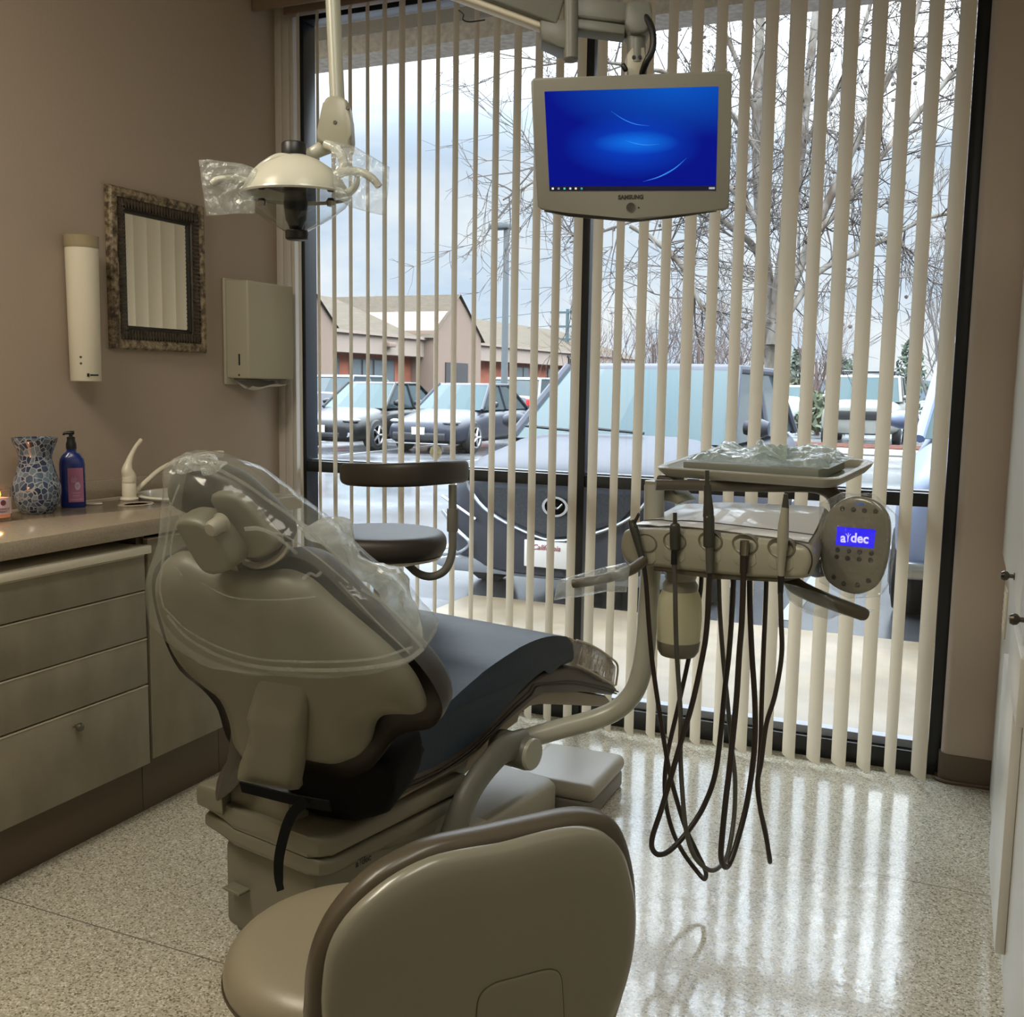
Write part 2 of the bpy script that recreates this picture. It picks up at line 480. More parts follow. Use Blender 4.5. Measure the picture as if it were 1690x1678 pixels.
# ================================================================ the setting
WY = 3.74            # room face of the window wall
bm = box(new(), (-2.75, -2.6, -.12), (.9, 3.80, 0)); o = struct('floor', bm, M['floor'])
o.data.transform(Matrix.Translation(o.location)); o.location = (0, 0, 0)
struct('ceiling', box(new(), (-2.85, -2.7, 3.0), (1.0, 3.95, 3.1)), M['ceiling'])
struct('wall_left', box(new(), (-2.87, -2.6, 0), (-2.75, WY, 3.0)), M['wall'])
struct('wall_back', box(new(), (-2.87, -2.72, 0), (1.0, -2.6, 3.0)), M['white_wall'])
struct('wall_right', box(new(), (.78, -2.6, 0), (.9, WY, 3.0)), M['white_wall'])
bm = new()           # window wall: a strip left of the window, the header above it
box(bm, (-2.87, WY, 0), (-2.665, 3.90, 3.0))
box(bm, (-2.665, WY, 2.90), (.03, 3.90, 3.0))
struct('wall_window', bm, M['white_wall'])
# pier right of the window, with a rounded corner, and its brown cove base
def pier_outline(g=0.0, r=.035):
    x0, y0 = .012 - g, WY - g
    pts = [(.80, y0)]
    for k in range(7):
        a = -PI / 2 - k * PI / 12
        pts.append((x0 + r + r * math.cos(a), y0 + r + r * math.sin(a)))
    return pts + [(x0, 3.90), (.80, 3.90)]
top = Frame((0, 0, 0), (1, 0, 0), (0, 1, 0))
struct('wall_pier', prism(new(), pier_outline(), top, 0, 3.0), M['wall'], smooth=True)
def baseb(bm, g0, h):
    pts = pier_outline(g0)
    return prism(bm, pts, top, 0.0, h)
bm = new(); baseb(bm, .006, .10); prism(bm, pier_outline(.016), top, 0, .012, .004)
struct('baseboard_right', bm, M['kick'], smooth=True)

# window: black storefront frame with a mullion, a waist rail, and four panes
bm = new()
box(bm, (-2.69, 3.79, 0), (-2.64, 3.88, 2.90), .003)
box(bm, (-.03, 3.79, 0), (.014, 3.88, 2.90), .003)
box(bm, (-1.385, 3.785, 0), (-1.335, 3.885, 2.90), .003)
for x0, x1 in ((-2.64, -1.385), (-1.335, -.03)):
    box(bm, (x0, 3.79, .948), (x1, 3.88, .996), .003)
    box(bm, (x0, 3.79, 0), (x1, 3.88, .075), .003)
    box(bm, (x0, 3.79, 2.85), (x1, 3.88, 2.90), .003)
wn = struct('window_1', bm, M['black_frame'], smooth=True)
bm = new()
for x0, x1 in ((-2.64, -1.385), (-1.335, -.03)):
    box(bm, (x0, 3.82, .075), (x1, 3.87, .105), .002); box(bm, (x0, 3.82, .996), (x1, 3.87, 1.002), .001)
struct('glazing_bead', bm, M['bead'], parent=wn)
bm = new()
for x0, x1 in ((-2.64, -1.385), (-1.335, -.03)):
    for z0, z1 in ((.105, .948), (1.002, 2.85)):
        quad(bm, (x0, 3.84, z0), (x1, 3.84, z0), (x1, 3.84, z1), (x0, 3.84, z1))
struct('pane', bm, M['glass'], parent=wn)
# left reveal with its plaster bead and channel
bm = new(); box(bm, (-2.668, 3.738, 0), (-2.655, 3.79, 2.9), .003); box(bm, (-2.70, 3.730, 0), (-2.672, 3.742, 2.9), .004); box(bm, (-2.74, 3.734, 0), (-2.712, 3.742, 2.9), .003)
struct('trim_1', bm, M['white_wall'], smooth=True)

# ================================================================ vertical blind
blind = thing('vertical_blind', 'open cream vertical blind of tall narrow slats across the window', 'blind', (-1.32, 3.70, 0))
VANES = [(-2.602, 42), (-2.507, 41.0), (-2.431, 44.5), (-2.35, 41.5), (-2.268, 40.5), (-2.189, 42.5), (-2.11, 46.0), (-2.031, 39.0), (-1.949, 38.0), (-1.871, 41.5), (-1.783, 37.5), (-1.698, 41.0), (-1.61, 43.0), (-1.523, 42.0), (-1.439, 41.5), (-1.353, 42.5), (-1.274, 43.5), (-1.187, 37.5), (-1.099, 40.5), (-1.013, 38.5), (-.926, 42.0), (-.84, 38.5), (-.752, 37.5), (-.669, 40.5), (-.582, 48.0), (-.495, 38.0), (-.408, 39.0), (-.321, 39.0), (-.236, 35.5), (-.149, 34.5), (-.055, 35.0)]
for vx, va in VANES:
    a = math.radians(va); d = V3((math.sin(a), -math.cos(a), 0)); nn = V3((math.cos(a), math.sin(a), 0))
    tw = math.radians(-7 if abs(vx + .149) < .001 else 0)
    bm = new()
    def vf(s, t):
        aa = a + tw * (1 - t); dd = V3((math.sin(aa), -math.cos(aa), 0))
        return V3((vx, 3.70, .014 + t * 2.825)) + dd * ((s - .5) * .089) - nn * (.006 * (1 - (2 * s - 1) ** 2))
    sheet(bm, 6, 3, vf)
    obj('vane', bm, M['vane'], blind)
bxo('headrail', (-2.66, 3.68, 2.842), (.0, 3.72, 2.90), M['valance'], blind)
bxo('valance', (-2.745, 3.585, 2.838), (.008, 3.60, 2.93), M['valance'], blind)

# ================================================================ lamp on the ceiling and an added fill panel (out of view, light the room)
for lx, ly, lb in ((-2.05, .60, 'flat warm ceiling panel lamp over the end of the worktop'), (-.62, .85, 'added flat white fill-light panel on the ceiling over the middle of the room')):
    t = thing('ceiling_light', lb, 'lamp', (lx, ly, 2.94), 'ceiling panel lamps')
    bxo('lamp_frame', (lx - .28, ly - .58, 2.95), (lx + .28, ly + .58, 3.0), M['white_cab'], t, .006)
    bxo('diffuser', (lx - .25, ly - .55, 2.943), (lx + .25, ly + .55, 2.951), mat('lamp_diffuser', (255, 238, 214), .5, emis=(255, 225, 185), emis_s=1.5), t, .002)

# ================================================================ base cabinets, worktop, sink
def carcass(bm, y0, y1, z0=.165, z1=.878):
    for y in (y0, y1 - .016): box(bm, (-2.745, y, z0), (-2.252, y + .016, z1))
    box(bm, (-2.745, y0, z0), (-2.252, y1, z0 + .016)); box(bm, (-2.745, y0, z0), (-2.735, y1, z1))
    box(bm, (-2.73, y0 + .0005, 0), (-2.27, y1 - .0005, z0))
    return bm
def front(name, parent, y0, y1, z0, z1, x=-2.23):
    d = bxo(name, (x - .02, y0, z0), (x, y1, z1), M['laminate'], parent, .0015)
    bxo('edge_band', (x - .02, y0, z1), (x + .001, y1, z1 + .004), M['edge'], d, .0008)
    return d
dc = thing('drawer_cabinet', 'grey base cabinet of four wide drawers under the worktop, breadboard pulled out', 'cabinet', (-2.5, 1.87, 0))
obj('carcass', carcass(new(), 1.36, 2.362), M['kick'], dc, False)
front('drawer', dc, 1.365, 2.357, .712, .816); front('drawer', dc, 1.365, 2.357, .565, .704); front('drawer', dc, 1.365, 2.357, .420, .557)
d4 = front('drawer', dc, 1.365, 2.357, .166, .411)
obj('knob', lathe(new(), [(.0, .026), (.010, .025), (.0125, .018), (.010, .011), (.005, .008), (.005, .002), (.009, 0)], (-2.23, 2.071, .372), (1, 0, 0), 20), M['steel'], d4)
bxo('breadboard', (-2.60, 1.37, .826), (-2.205, 2.361, .850), M['ivory'], dc, .002)
d2 = thing('door_cabinet', 'grey base cabinet with one plain door behind the patient chair', 'cabinet', (-2.5, 2.54, 0))
obj('carcass', carcass(new(), 2.364, 2.7225), M['kick'], d2, False)
front('door', d2, 2.371, 2.717, .175, .862)
d3 = thing('sink_cabinet', 'grey base cabinet under the sink, at the window end of the worktop', 'cabinet', (-2.5, 2.92, 0))
obj('carcass', carcass(new(), 2.7235, 3.11), M['kick'], d3, False)
front('door', d3, 2.729, 3.106, .175, .862)
# worktop with a cut-out for the sink
SK = V3((-2.50, 2.905, .93))
wt = bxo('worktop', (-2.748, 1.345, .882), (-2.2, 3.13, .93), M['quartz'], None, .003)
cut = obj('cutter', lathe(new(), [(.178, -.2), (.178, .2)], SK, seg=48), M['quartz'])
md = wt.modifiers.new('hole', 'BOOLEAN'); md.object = cut; md.operation = 'DIFFERENCE'; md.solver = 'EXACT'
bpy.context.view_layer.update()
me = bpy.data.meshes.new_from_object(wt.evaluated_get(bpy.context.evaluated_depsgraph_get()))
wt.modifiers.clear(); wt.data = me; bpy.data.objects.remove(cut)
tag(wt, 'long beige stone worktop along the left wall over the cabinets', 'worktop')
bxo('backsplash', (-2.748, 1.345, .9302), (-2.73, 3.13, .992), M['quartz'], wt, .002)
sk = thing('sink', 'round white basin set into the worktop behind the headrest', 'sink', SK)
obj('basin', lathe(new(), [(.176, -.02), (.20, .001), (.204, .008), (.198, .014), (.186, .013), (.17, -.01), (.155, -.10), (.10, -.135), (.02, -.14), (.02, -.15), (.11, -.146), (.165, -.105), (.174, -.02)], SK, seg=56), M['porcelain'], sk)
obj('drain', lathe(new(), [(0, -.136), (.018, -.136), (.02, -.139), (.019, -.142)], SK, seg=24), M['steel'], sk)
# faucet: turned body, long lever and spout
FF = Frame((-2.61, 2.70, .93), (0, 1, 0), (0, 0, 1))
fc = thing('faucet', 'off-white single-lever faucet standing on the worktop beside the basin', 'faucet', (-2.61, 2.695, .9305))
fo = V3((-2.61, 2.695, .9305)); px = 1 / 1690 * 3.47
obj('base_ring', lathe(new(), [(0, 0), (.030, 0), (.031, .004), (.028, .009), (0, .009)], fo, seg=32), M['ivory'], fc)
obj('body', lathe(new(), [(0, .009), (.0235, .009), (.0235, .012), (.0225, .013), (.0235, .014), (.0235, .056), (.022, .058), (.0235, .060), (.0240, .066), (0, .066)], fo, seg=32), M['ivory'], fc)
P = [FF.w(*FF.uv(*p)) for p in ((213, 799), (213, 786), (210, 776), (212, 764), (217, 750), (224, 737), (231, 728), (233, 725))]
obj('lever', tube(new(), P, [.0235, .0235, .019, .012, .0082, .0068, .0072, .006], 16, 6), M['ivory'], fc)
P = [FF.w(*FF.uv(*p, .0)) + V3((i * .012, 0, 0)) for i, p in enumerate(((222, 812), (236, 795), (256, 774), (280, 760), (304, 751), (326, 748)))]
sp = obj('spout', tube(new(), P, [.009, .009, .0085, .0085, .009, .010], 14, 6), M['ivory'], fc)
e = P[-1]
bm = new(); box(bm, (e.x - .014, e.y - .01, e.z - .016), (e.x + .014, e.y + .065, e.z + .010), .006, 3)
obj('spout_head', bm, M['ivory'], sp)
# small round lid and an oval opening in the worktop
o = obj('sink_stopper', lathe(new(), [(0, 0), (.026, 0), (.028, .002), (.026, .004), (0, .004)], (-2.62, 2.545, .9302), seg=32), M['ivory']); tag(o, 'small white round disc lying on the worktop between bottle and faucet', 'lid')
bm = lathe(new(), [(.040, 0), (.044, .0015), (.046, .003), (.055, .003), (.058, 0), (.040, 0)], (-2.50, 2.61, .9302), seg=36, sx=.8, sy=1.2)
o = obj('waste_ring', bm, M['quartz']); tag(o, 'flat oval rim set in the worktop in front of the faucet', 'ring')

# mosaic vase
def mosaic():
    m = bpy.data.materials.new('blue_glass_mosaic'); m.use_nodes = True
    t = m.node_tree; b = t.nodes['Principled BSDF']; n = t.nodes.new; L = t.links.new
    co = n('ShaderNodeTexCoord'); nz = n('ShaderNodeTexNoise'); nz.inputs['Scale'].default_value = 14
    L(co.outputs['Object'], nz.inputs['Vector'])
    va = n('ShaderNodeMix'); va.data_type = 'VECTOR'; va.inputs['Factor'].default_value = .03; L(co.outputs['Object'], va.inputs['A']); L(nz.outputs['Color'], va.inputs['B'])
    v = n('ShaderNodeTexVoronoi'); v.inputs['Scale'].default_value = 62; L(va.outputs['Result'], v.inputs['Vector'])
    d = n('ShaderNodeTexVoronoi'); d.feature = 'DISTANCE_TO_EDGE'; d.inputs['Scale'].default_value = 62; L(va.outputs['Result'], d.inputs['Vector'])
    s = n('ShaderNodeSeparateColor'); L(v.outputs['Color'], s.inputs[0])
    r = n('ShaderNodeValToRGB'); e = r.color_ramp.elements
    e[0].color = lin((24, 32, 58)); e[1].color = lin((112, 130, 146)); q = e.new(.35); q.color = lin((48, 64, 94)); q = e.new(.7); q.color = lin((74, 94, 116))
    L(s.outputs[0], r.inputs[0])
    lt = n('ShaderNodeMath'); lt.operation = 'LESS_THAN'; lt.inputs[1].default_value = .06; L(d.outputs['Distance'], lt.inputs[0])
    mx = n('ShaderNodeMix'); mx.data_type = 'RGBA'; L(lt.outputs[0], mx.inputs['Factor']); L(r.outputs[0], mx.inputs['A']); mx.inputs['B'].default_value = lin((146, 152, 160))
    L(mx.outputs['Result'], b.inputs['Base Color']); b.inputs['Roughness'].default_value = .18; b.inputs['Coat Weight'].default_value = .3
    return m
hp = [(36, 0), (34, 8), (28, 23), (25.5, 33), (27, 43), (31, 58), (36, 73), (38.5, 83), (37.5, 98), (33, 113), (26, 125), (24, 126)]
prof = [(r * .00184, .2318 - h * .00184) for r, h in hp]
prof = [(p.x, p.y) for p in smooth_path([(a, b, 0) for a, b in prof], 4)]
inner = [(r - .004, max(h, .006)) for r, h in prof]
o = obj('vase', lathe(new(), [(0, .004)] + inner[::-1] + prof + [(0, 0)], (-2.60, 2.30, .9305), seg=40), mosaic())
tag(o, 'blue mosaic glass vase standing on the worktop beside the candle', 'vase')
# lotion bottle
pb = thing('lotion_bottle', 'cobalt blue pump bottle with a mauve label on the worktop', 'bottle', (-2.615, 2.455, .9305))
bo = V3((-2.615, 2.455, .9305)); yawb = math.radians(-38)
bl = mat('cobalt_glass', (20, 40, 112), .25, coat=.3)
def rsec(c, hx, hy, z, ang, k=24, pw=.55):
    o = []
    for j in range(k):
        a = 2 * PI * j / k; cx, cy = math.cos(a), math.sin(a)
        x = hx * math.copysign(abs(cx) ** pw, cx); y = hy * math.copysign(abs(cy) ** pw, cy)
        o.append(V3((c.x + x * math.cos(ang) - y * math.sin(ang), c.y + x * math.sin(ang) + y * math.cos(ang), c.z + z)))
    return o
hz = [(.036, .022, 0, .5), (.0385, .024, .004, .5), (.0385, .024, .138, .5), (.036, .022, .156, .6), (.027, .018, .170, .8), (.017, .014, .178, 1), (.0145, .0145, .183, 1), (.0145, .0145, .190, 1)]
ba = math.radians(52)
obj('bottle_body', loft(new(), [rsec(bo, a, b, z, ba - PI / 2 + math.radians(90), 28, p) for a, b, z, p in hz]), bl, pb)
obj('collar', lathe(new(), [(0, .188), (.016, .188), (.016, .204), (.0125, .214), (.0125, .226), (.006, .228), (.006, .236), (0, .236)], bo, seg=24), M['black_plastic'], pb)
bm = new(); nv = V3((math.cos(ba), math.sin(ba), 0)); 
tube(bm, [bo + V3((0, 0, .240)) + nv * .010, bo + V3((0, 0, .240)), bo + V3((0, 0, .238)) - nv * .018, bo + V3((0, 0, .232)) - nv * .022], [.006, .007, .0045, .003], 10, 4)
obj('pump_head', bm, M['black_plastic'], pb)
LF = Frame(bo + nv.cross(V3((0, 0, 1))) * .0246, nv, (0, 0, 1))
if LF.n.dot(CAM - bo) < 0: LF = Frame(bo - nv.cross(V3((0, 0, 1))) * .0246, -nv, (0, 0, 1))
mauve = mat('mauve_label', (158, 100, 132), .55)
lb = obj('label', box(new(), (-.016, .018, -.001), (.030, .128, .0005), .0003, 1, FM(LF)), mauve, pb)
bm = new()
for k in range(5): tube(bm, [LF.w(-.005 + k * .0026, .080, .001), LF.w(-.006 + k * .004, .096 + (k % 2) * .005, .001)], .0006, 6, 1)
lathe(bm, [(.0085, 0), (.0085, .0005), (.005, .0005), (.005, 0)], LF.w(.012, .070, .0008), LF.n, 20, 1, 1.5)
for y, wd in ((.047, .012), (.038, .010), (.026, .018)): box(bm, (.008 - wd, y, .0007), (.008 + wd, y + .0012, .0012), 0, 1, FM(LF))
obj('print', bm, mat('pale_print', (205, 180, 198), .6), lb)
# candle
cd = thing('candle', 'lit pink candle in a glass jar at the end of the worktop', 'candle', (-2.545, 2.105, .9305))
co_ = V3((-2.545, 2.105, .9305))
obj('jar', lathe(new(), [(0, 0), (.040, 0), (.042, .003), (.0415, .095), (.0405, .097), (.0395, .095), (.0395, .012), (0, .010)], co_, seg=40), thin_glass('jar_glass', (.96, .93, .90), 1.2), cd)
obj('wax', lathe(new(), [(0, .012), (.0385, .012), (.0385, .066), (.034, .064), (0, .063)], co_, seg=36), mat('pink_wax', (232, 190, 176), .4, emis=(255, 120, 40), emis_s=.10), cd)
bm = new()
sheet(bm, 20, 1, lambda s, t_: co_ + V3((.0422 * math.cos(-1.9 + s * 2.6), .0422 * math.sin(-1.9 + s * 2.6), .022 + t_ * .048)))
lb = obj('label', bm, mat('candle_label', (214, 190, 196), .6), cd)
dirc = (CAM - co_); dirc.z = 0; dirc.normalize(); dirc = (Matrix.Rotation(math.radians(28), 3, 'Z') @ dirc)
CF = Frame(co_ + dirc * .0428, V3((0, 0, 1)).cross(dirc), (0, 0, 1))
bm = lathe(new(), [(0, .0004), (.008, .0004), (.008, 0)], CF.w(0, .056, 0), CF.n, 20)
text_bm(bm, 'JAPANESE', CF, 0, .038, .0085, .0003, .0004); text_bm(bm, 'BERRY', CF, 0, .030, .0075, .0003, .0004)
obj('print', bm, mat('plum_print', (110, 50, 70), .6), lb)
fl = mat('flame', (255, 150, 40), .5, emis=(255, 150, 40), emis_s=6.0)
obj('flame', lathe(new(), [(0, 0), (.0045, .004), (.006, .010), (.004, .020), (0, .034)], co_ + V3((.004, .008, .067)), seg=16), fl, cd)
pl = bpy.data.lights.new('candle_light', 'POINT'); pl.energy = .10; pl.color = (1, .5, .18); pl.shadow_soft_size = .006
po = bpy.data.objects.new('candle_light', pl); COL.objects.link(po); po.location = co_ + V3((.004, .008, .112))

# ================================================================ on the left wall
# cup dispenser tube
cp = thing('cup_dispenser', 'tall white paper cup dispenser tube on the left wall, left of the mirror', 'dispenser', (-2.69, 2.60, 1.335))
o_ = V3((-2.692, 2.60, 1.335))
obj('tube', lathe(new(), [(0, 0), (.047, 0), (.049, .003), (.0525, .44), (0, .44)], o_, seg=40), M['ivory'], cp)
obj('clear_top', lathe(new(), [(.0535, .435), (.0545, .44), (.0545, .468), (.0555, .474), (.051, .474), (.051, .44), (.0535, .435)], o_, seg=40), mat('yellowed_clear_rim', (206, 192, 156), .25, trans=.5), cp)
bxo('bracket', (-2.748, 2.605, 1.38), (-2.70, 2.65, 1.70), M['ivory'], cp, .004)
va = (CAM - o_); va.z = 0; va.normalize()
for z in (.058, .079):
    obj('screw', lathe(new(), [(0, .002), (.0035, .0015), (.004, 0), (0, -.001)], o_ + (Matrix.Rotation(math.radians(-16), 3, 'Z') @ va) * .0495 + V3((0, 0, z)), va, 12), M['knob'], cp)
va2 = Matrix.Rotation(math.radians(28), 3, 'Z') @ va
LF = Frame(o_ + va2 * .0492 + V3((0, 0, .02)), V3((0, 0, 1)).cross(va2), (0, 0, 1))
bm = box(new(), (-.022, -.005, 0), (-.014, .006, .0006), 0, 1, FM(LF)); box(bm, (-.011, -.002, 0), (.018, .003, .0006), 0, 1, FM(LF))
obj('logo', bm, M['black_plastic'], cp)

# mirror with a ribbed, weathered frame
def weathered():
    m = bpy.data.materials.new('weathered_bronze_wood'); m.use_nodes = True
    t = m.node_tree; b = t.nodes['Principled BSDF']; n = t.nodes.new; L = t.links.new
    co = n('ShaderNodeTexCoord'); nz = n('ShaderNodeTexNoise'); nz.inputs['Scale'].default_value = 38; nz.inputs['Detail'].default_value = 6; nz.inputs['Roughness'].default_value = .7
    L(co.outputs['Object'], nz.inputs['Vector'])
    r = n('ShaderNodeValToRGB'); e = r.color_ramp.elements
    e[0].position = .36; e[0].color = lin((40, 31, 24)); e[1].position = .60; e[1].color = lin((164, 148, 120)); q = e.new(.47); q.color = lin((104, 88, 68))
    L(nz.outputs[0], r.inputs[0]); L(r.outputs[0], b.inputs['Base Color']); b.inputs['Roughness'].default_value = .5
    bp = n('ShaderNodeBump'); bp.inputs['Strength'].default_value = .5; bp.inputs['Distance'].default_value = .003; L(nz.outputs[0], bp.inputs['Height']); L(bp.outputs[0], b.inputs['Normal'])
    return m
MW = weathered(); MD = mat('dark_bronze', (66, 56, 45), .32, noise_amt=.4, noise_scale=40)
Y0, Y1, Z0, Z1 = 2.762, 3.246, 1.449, 2.008
mr = thing('wall_mirror', 'rectangular mirror in a weathered dark ribbed frame on the left wall', 'mirror', (-2.745, 3.0, Z0))
MR = Matrix.Translation((-2.748, 3.004, 1.73)) @ Matrix.Rotation(math.radians(0), 4, 'Z') @ Matrix.Translation((2.748, -3.004, -1.73))
def ring_frame(bm, prof):
    """mitred frame from (inset, height) profile"""
    rings = []
    for ins, h in prof:
        rings.append([MR @ V3((-2.748 + h, y, z)) for y, z in ((Y0 + ins, Z0 + ins), (Y1 - ins, Z0 + ins), (Y1 - ins, Z1 - ins), (Y0 + ins, Z1 - ins))])
    R = [[bm.verts.new(p) for p in r] for r in rings]
    for a, b in zip(R, R[1:]):
        for j in range(4): bm.faces.new((a[j], a[(j + 1) % 4], b[(j + 1) % 4], b[j]))
    return bm
obj('frame', ring_frame(new(), [(0, 0), (0, .020), (.006, .028), (.022, .030), (.030, .024), (.034, .024), (.036, .006), (.036, 0)]), MW, mr, True, 30)
bm = ring_frame(new(), [(.034, .0), (.034, .020), (.045, .026), (.068, .020), (.074, .010), (.074, 0)])
for k in range(26):
    for z in (Z0 + .052, Z1 - .052):
        y = Y0 + .05 + (Y1 - Y0 - .10) * (k + .5) / 26
        lathe(bm, [(0, -.004), (.0062, 0), (.0062, .005), (0, .011)], MR @ V3((-2.748 + .021, y, z)), (1, 0, 0), 10, .9, 2.8, (0, 1, 0))
for k in range(30):
    for y in (Y0 + .052, Y1 - .052):
        z = Z0 + .05 + (Z1 - Z0 - .10) * (k + .5) / 30
        lathe(bm, [(0, -.004), (.0062, 0), (.0062, .005), (0, .011)], MR @ V3((-2.748 + .021, y, z)), (1, 0, 0), 10, .9, 2.8, (0, 0, 1))
obj('ribbed_moulding', bm, MD, mr)
obj('inner_lip', ring_frame(new(), [(.072, 0), (.072, .014), (.078, .015), (.084, .010), (.084, .004)]), mat('black_lip', (30, 26, 22), .4), mr, True, 30)
bm = new(); quad(bm, *[MR @ V3((-2.748 + .006, y, z)) for y, z in ((Y0 + .083, Z0 + .083), (Y1 - .083, Z0 + .083), (Y1 - .083, Z1 - .083), (Y0 + .083, Z1 - .083))])
obj('mirror_glass', bm, mat('silvered_glass', (235, 232, 222), .01, metal=1.0), mr)

# paper towel dispenser
tw = thing('towel_dispenser', 'grey green metal paper towel dispenser on the left wall by the window', 'dispenser', (-2.69, 3.52, 1.33))
bm = box(new(), (-2.748, 3.372, 1.328), (-2.735, 3.690, 1.752), .003)
box(bm, (-2.738, 3.378, 1.352), (-2.626, 3.684, 1.742), .008, 3)
obj('housing', bm, M['grey_metal'], tw)
bxo('window_slot', (-2.676, 3.3765, 1.405), (-2.669, 3.3785, 1.450), M['black_plastic'], tw, .0005)
obj('lock', lathe(new(), [(0, .004), (.005, .004), (.006, 0), (0, -.001)], (-2.69, 3.53, 1.742), seg=14), M['knob'], tw)
obj('screw', lathe(new(), [(0, .001), (.004, .001), (.0045, 0)], (-2.675, 3.378, 1.366), (0, -1, 0), 12), M['knob'], tw)
bxo('outlet', (-2.72, 3.40, 1.3495), (-2.65, 3.66, 1.3525), M['black_plastic'], tw, .001)
bm = sheet(new(), 14, 8, lambda s, t_: V3((-2.715 + .085 * t_, 3.405 + .25 * s, 1.349 - .028 * math.sin(t_ * 2.4) * (1.0 + .4 * math.sin(3 * s + 1)) - .004 * math.sin(9 * s))))
o = obj('paper_towel', bm, M['paper']); tag(o, 'white folded paper towel hanging out of the wall dispenser', 'paper towel')

# ================================================================ tall white cabinets along the right wall
wc = thing('white_cabinet', 'tall white built-in cabinet along the right edge of the room', 'cabinet', (.45, 2.0, 0))
bxo('carcass', (.172, .55, .0), (.775, 3.728, 2.75), M['white_cab'], wc, .002)
da = bxo('door', (.157, 2.622, .815), (.1715, 3.722, 2.70), M['white_cab'], wc, .002); db_ = bxo('door', (.157, 1.60, .815), (.1715, 2.618, 2.70), M['white_cab'], wc, .002)
dl = bxo('door', (.150, 2.482, .066), (.1715, 3.02, .645), M['white_cab'], wc, .002)
dr = bxo('drawer', (.146, 2.30, .660), (.1715, 2.72, .806), M['white_cab'], wc, .002)
def kn(p, parent): obj('knob', lathe(new(), [(0, .034), (.010, .032), (.0135, .025), (.0115, .017), (.0055, .012), (.0055, .004), (.010, .002), (.010, 0)], p, (-1, 0, 0), 20), M['knob'], parent)
kn((.157, 2.93, .872), da); kn((.157, 2.40, .866), db_)
vg = bxo('vent_plate', (.166, 3.46, .585), (.1718, 3.60, .735), M['ivory'], wc, .001)
bm = new()
for k in range(6): box(bm, (.1645, 3.475, .605 + k * .02), (.167, 3.585, .612 + k * .02), .0008, 1)
obj('louvre', bm, M['ivory'], vg)

# ================================================================ patient chair
M['shell'] = mat('beige_moulded_shell', (118, 115, 99), .42, bump=.06, bump_scale=400)
M['shell_light'] = mat('pale_moulded_cover', (170, 165, 150), .38)
M['brown_vinyl'] = mat('dark_brown_upholstery', (50, 45, 38), .48, bump=.15, bump_scale=60)
M['taupe_vinyl'] = mat('taupe_brown_upholstery', (80, 72, 62), .42, bump=.15, bump_scale=50)
M['navy'] = mat('navy_seat_cover', (30, 43, 58), .55, noise_amt=.16, noise_scale=30, stretch=(1, 14, 1), bump=.1, bump_scale=40)
M['arm_grey'] = mat('grey_painted_casting', (110, 109, 100), .4)
M['strap'] = mat('black_webbing', (9, 9, 10), .85, spec=.2)
M['tan'] = mat('tan_underside', (140, 126, 106), .45)
M['pipe'] = mat('pale_grey_green_tube', (170, 170, 156), .28)

CA = math.radians(12)
A_ = V3((math.sin(CA), math.cos(CA), 0)); W_ = V3((math.cos(CA), -math.sin(CA), 0)); Zv = V3((0, 0, 1))
P0 = V3((-1.201, 1.837, .46))
SIDE = Frame(P0, A_, Zv)                       # near side of the seat; normal towards the room's right
def aw(a, w_, z): return V3((P0.x, P0.y, 0)) + A_ * a + W_ * w_ + Zv * z
LEAN = math.radians(17); BA = math.radians(0)
Wb = V3((math.cos(BA), -math.sin(BA), 0)); Ab = V3((math.sin(BA), math.cos(BA), 0))
B = Frame(dep(450, 1290, 2.28), Wb, Zv * math.cos(LEAN) - Ab * math.sin(LEAN))   # rear face of the backrest, normal towards the camera
chair = thing('dental_chair', 'beige dental patient chair with navy seat cover, reclined towards the window', 'chair', aw(.35, -.27, 0))

def taper0(bm):
    for v in bm.verts:
        q = v.co - P0; a = q.dot(A_); n_ = q.dot(W_)
        k = max(0, min(1, (a - .05) / .5)); k = k * k * (3 - 2 * k)
        if n_ < -.02: v.co -= W_ * (n_ * (1 - (.44 + .56 * k)))
    return bm
# seat: upholstered pad with a navy cover pulled over it, pale shell below
padpx = [(592, 1299), (640, 1295), (714, 1267), (767, 1234), (806, 1199), (847, 1152), (877, 1124), (906, 1106), (945, 1099), (985, 1108), (1008, 1122), (1021, 1138), (1012, 1148), (960, 1141), (897, 1136), (880, 1146), (829, 1196), (790, 1236), (764, 1257), (699, 1294), (640, 1328), (592, 1342)]
obj('seat_pad', taper0(prism(new(), SIDE.uvs(padpx), SIDE, -.55, 0, .012, 3)), M['taupe_vinyl'], chair, True, 60)
lowpx = [(880, 1146), (897, 1138), (960, 1143), (1006, 1149), (1014, 1158), (1008, 1168), (960, 1165), (897, 1158), (880, 1166), (829, 1205), (790, 1246), (764, 1266), (699, 1302), (650, 1334), (640, 1328), (699, 1292), (764, 1256), (829, 1194)]
obj('leg_rest_pad', taper0(prism(new(), SIDE.uvs(lowpx), SIDE, -.52, -.012, .008, 3)), M['tan'], chair, True, 60)
navypx = [(606, 1297), (640, 1292), (714, 1264), (767, 1231), (806, 1196), (847, 1149), (877, 1119), (906, 1101), (945, 1094), (946, 1057), (925, 1049), (900, 1050), (870, 1060), (838, 1078), (800, 1104), (760, 1138), (728, 1168), (690, 1200), (640, 1228), (606, 1238)]
bm = taper0(prism(new(), smooth2(SIDE.uvs(navypx), 3), SIDE, -.556, .006, .042, 5))
seatc = obj('seat_cover', bm, M['navy'], chair, True, 70)
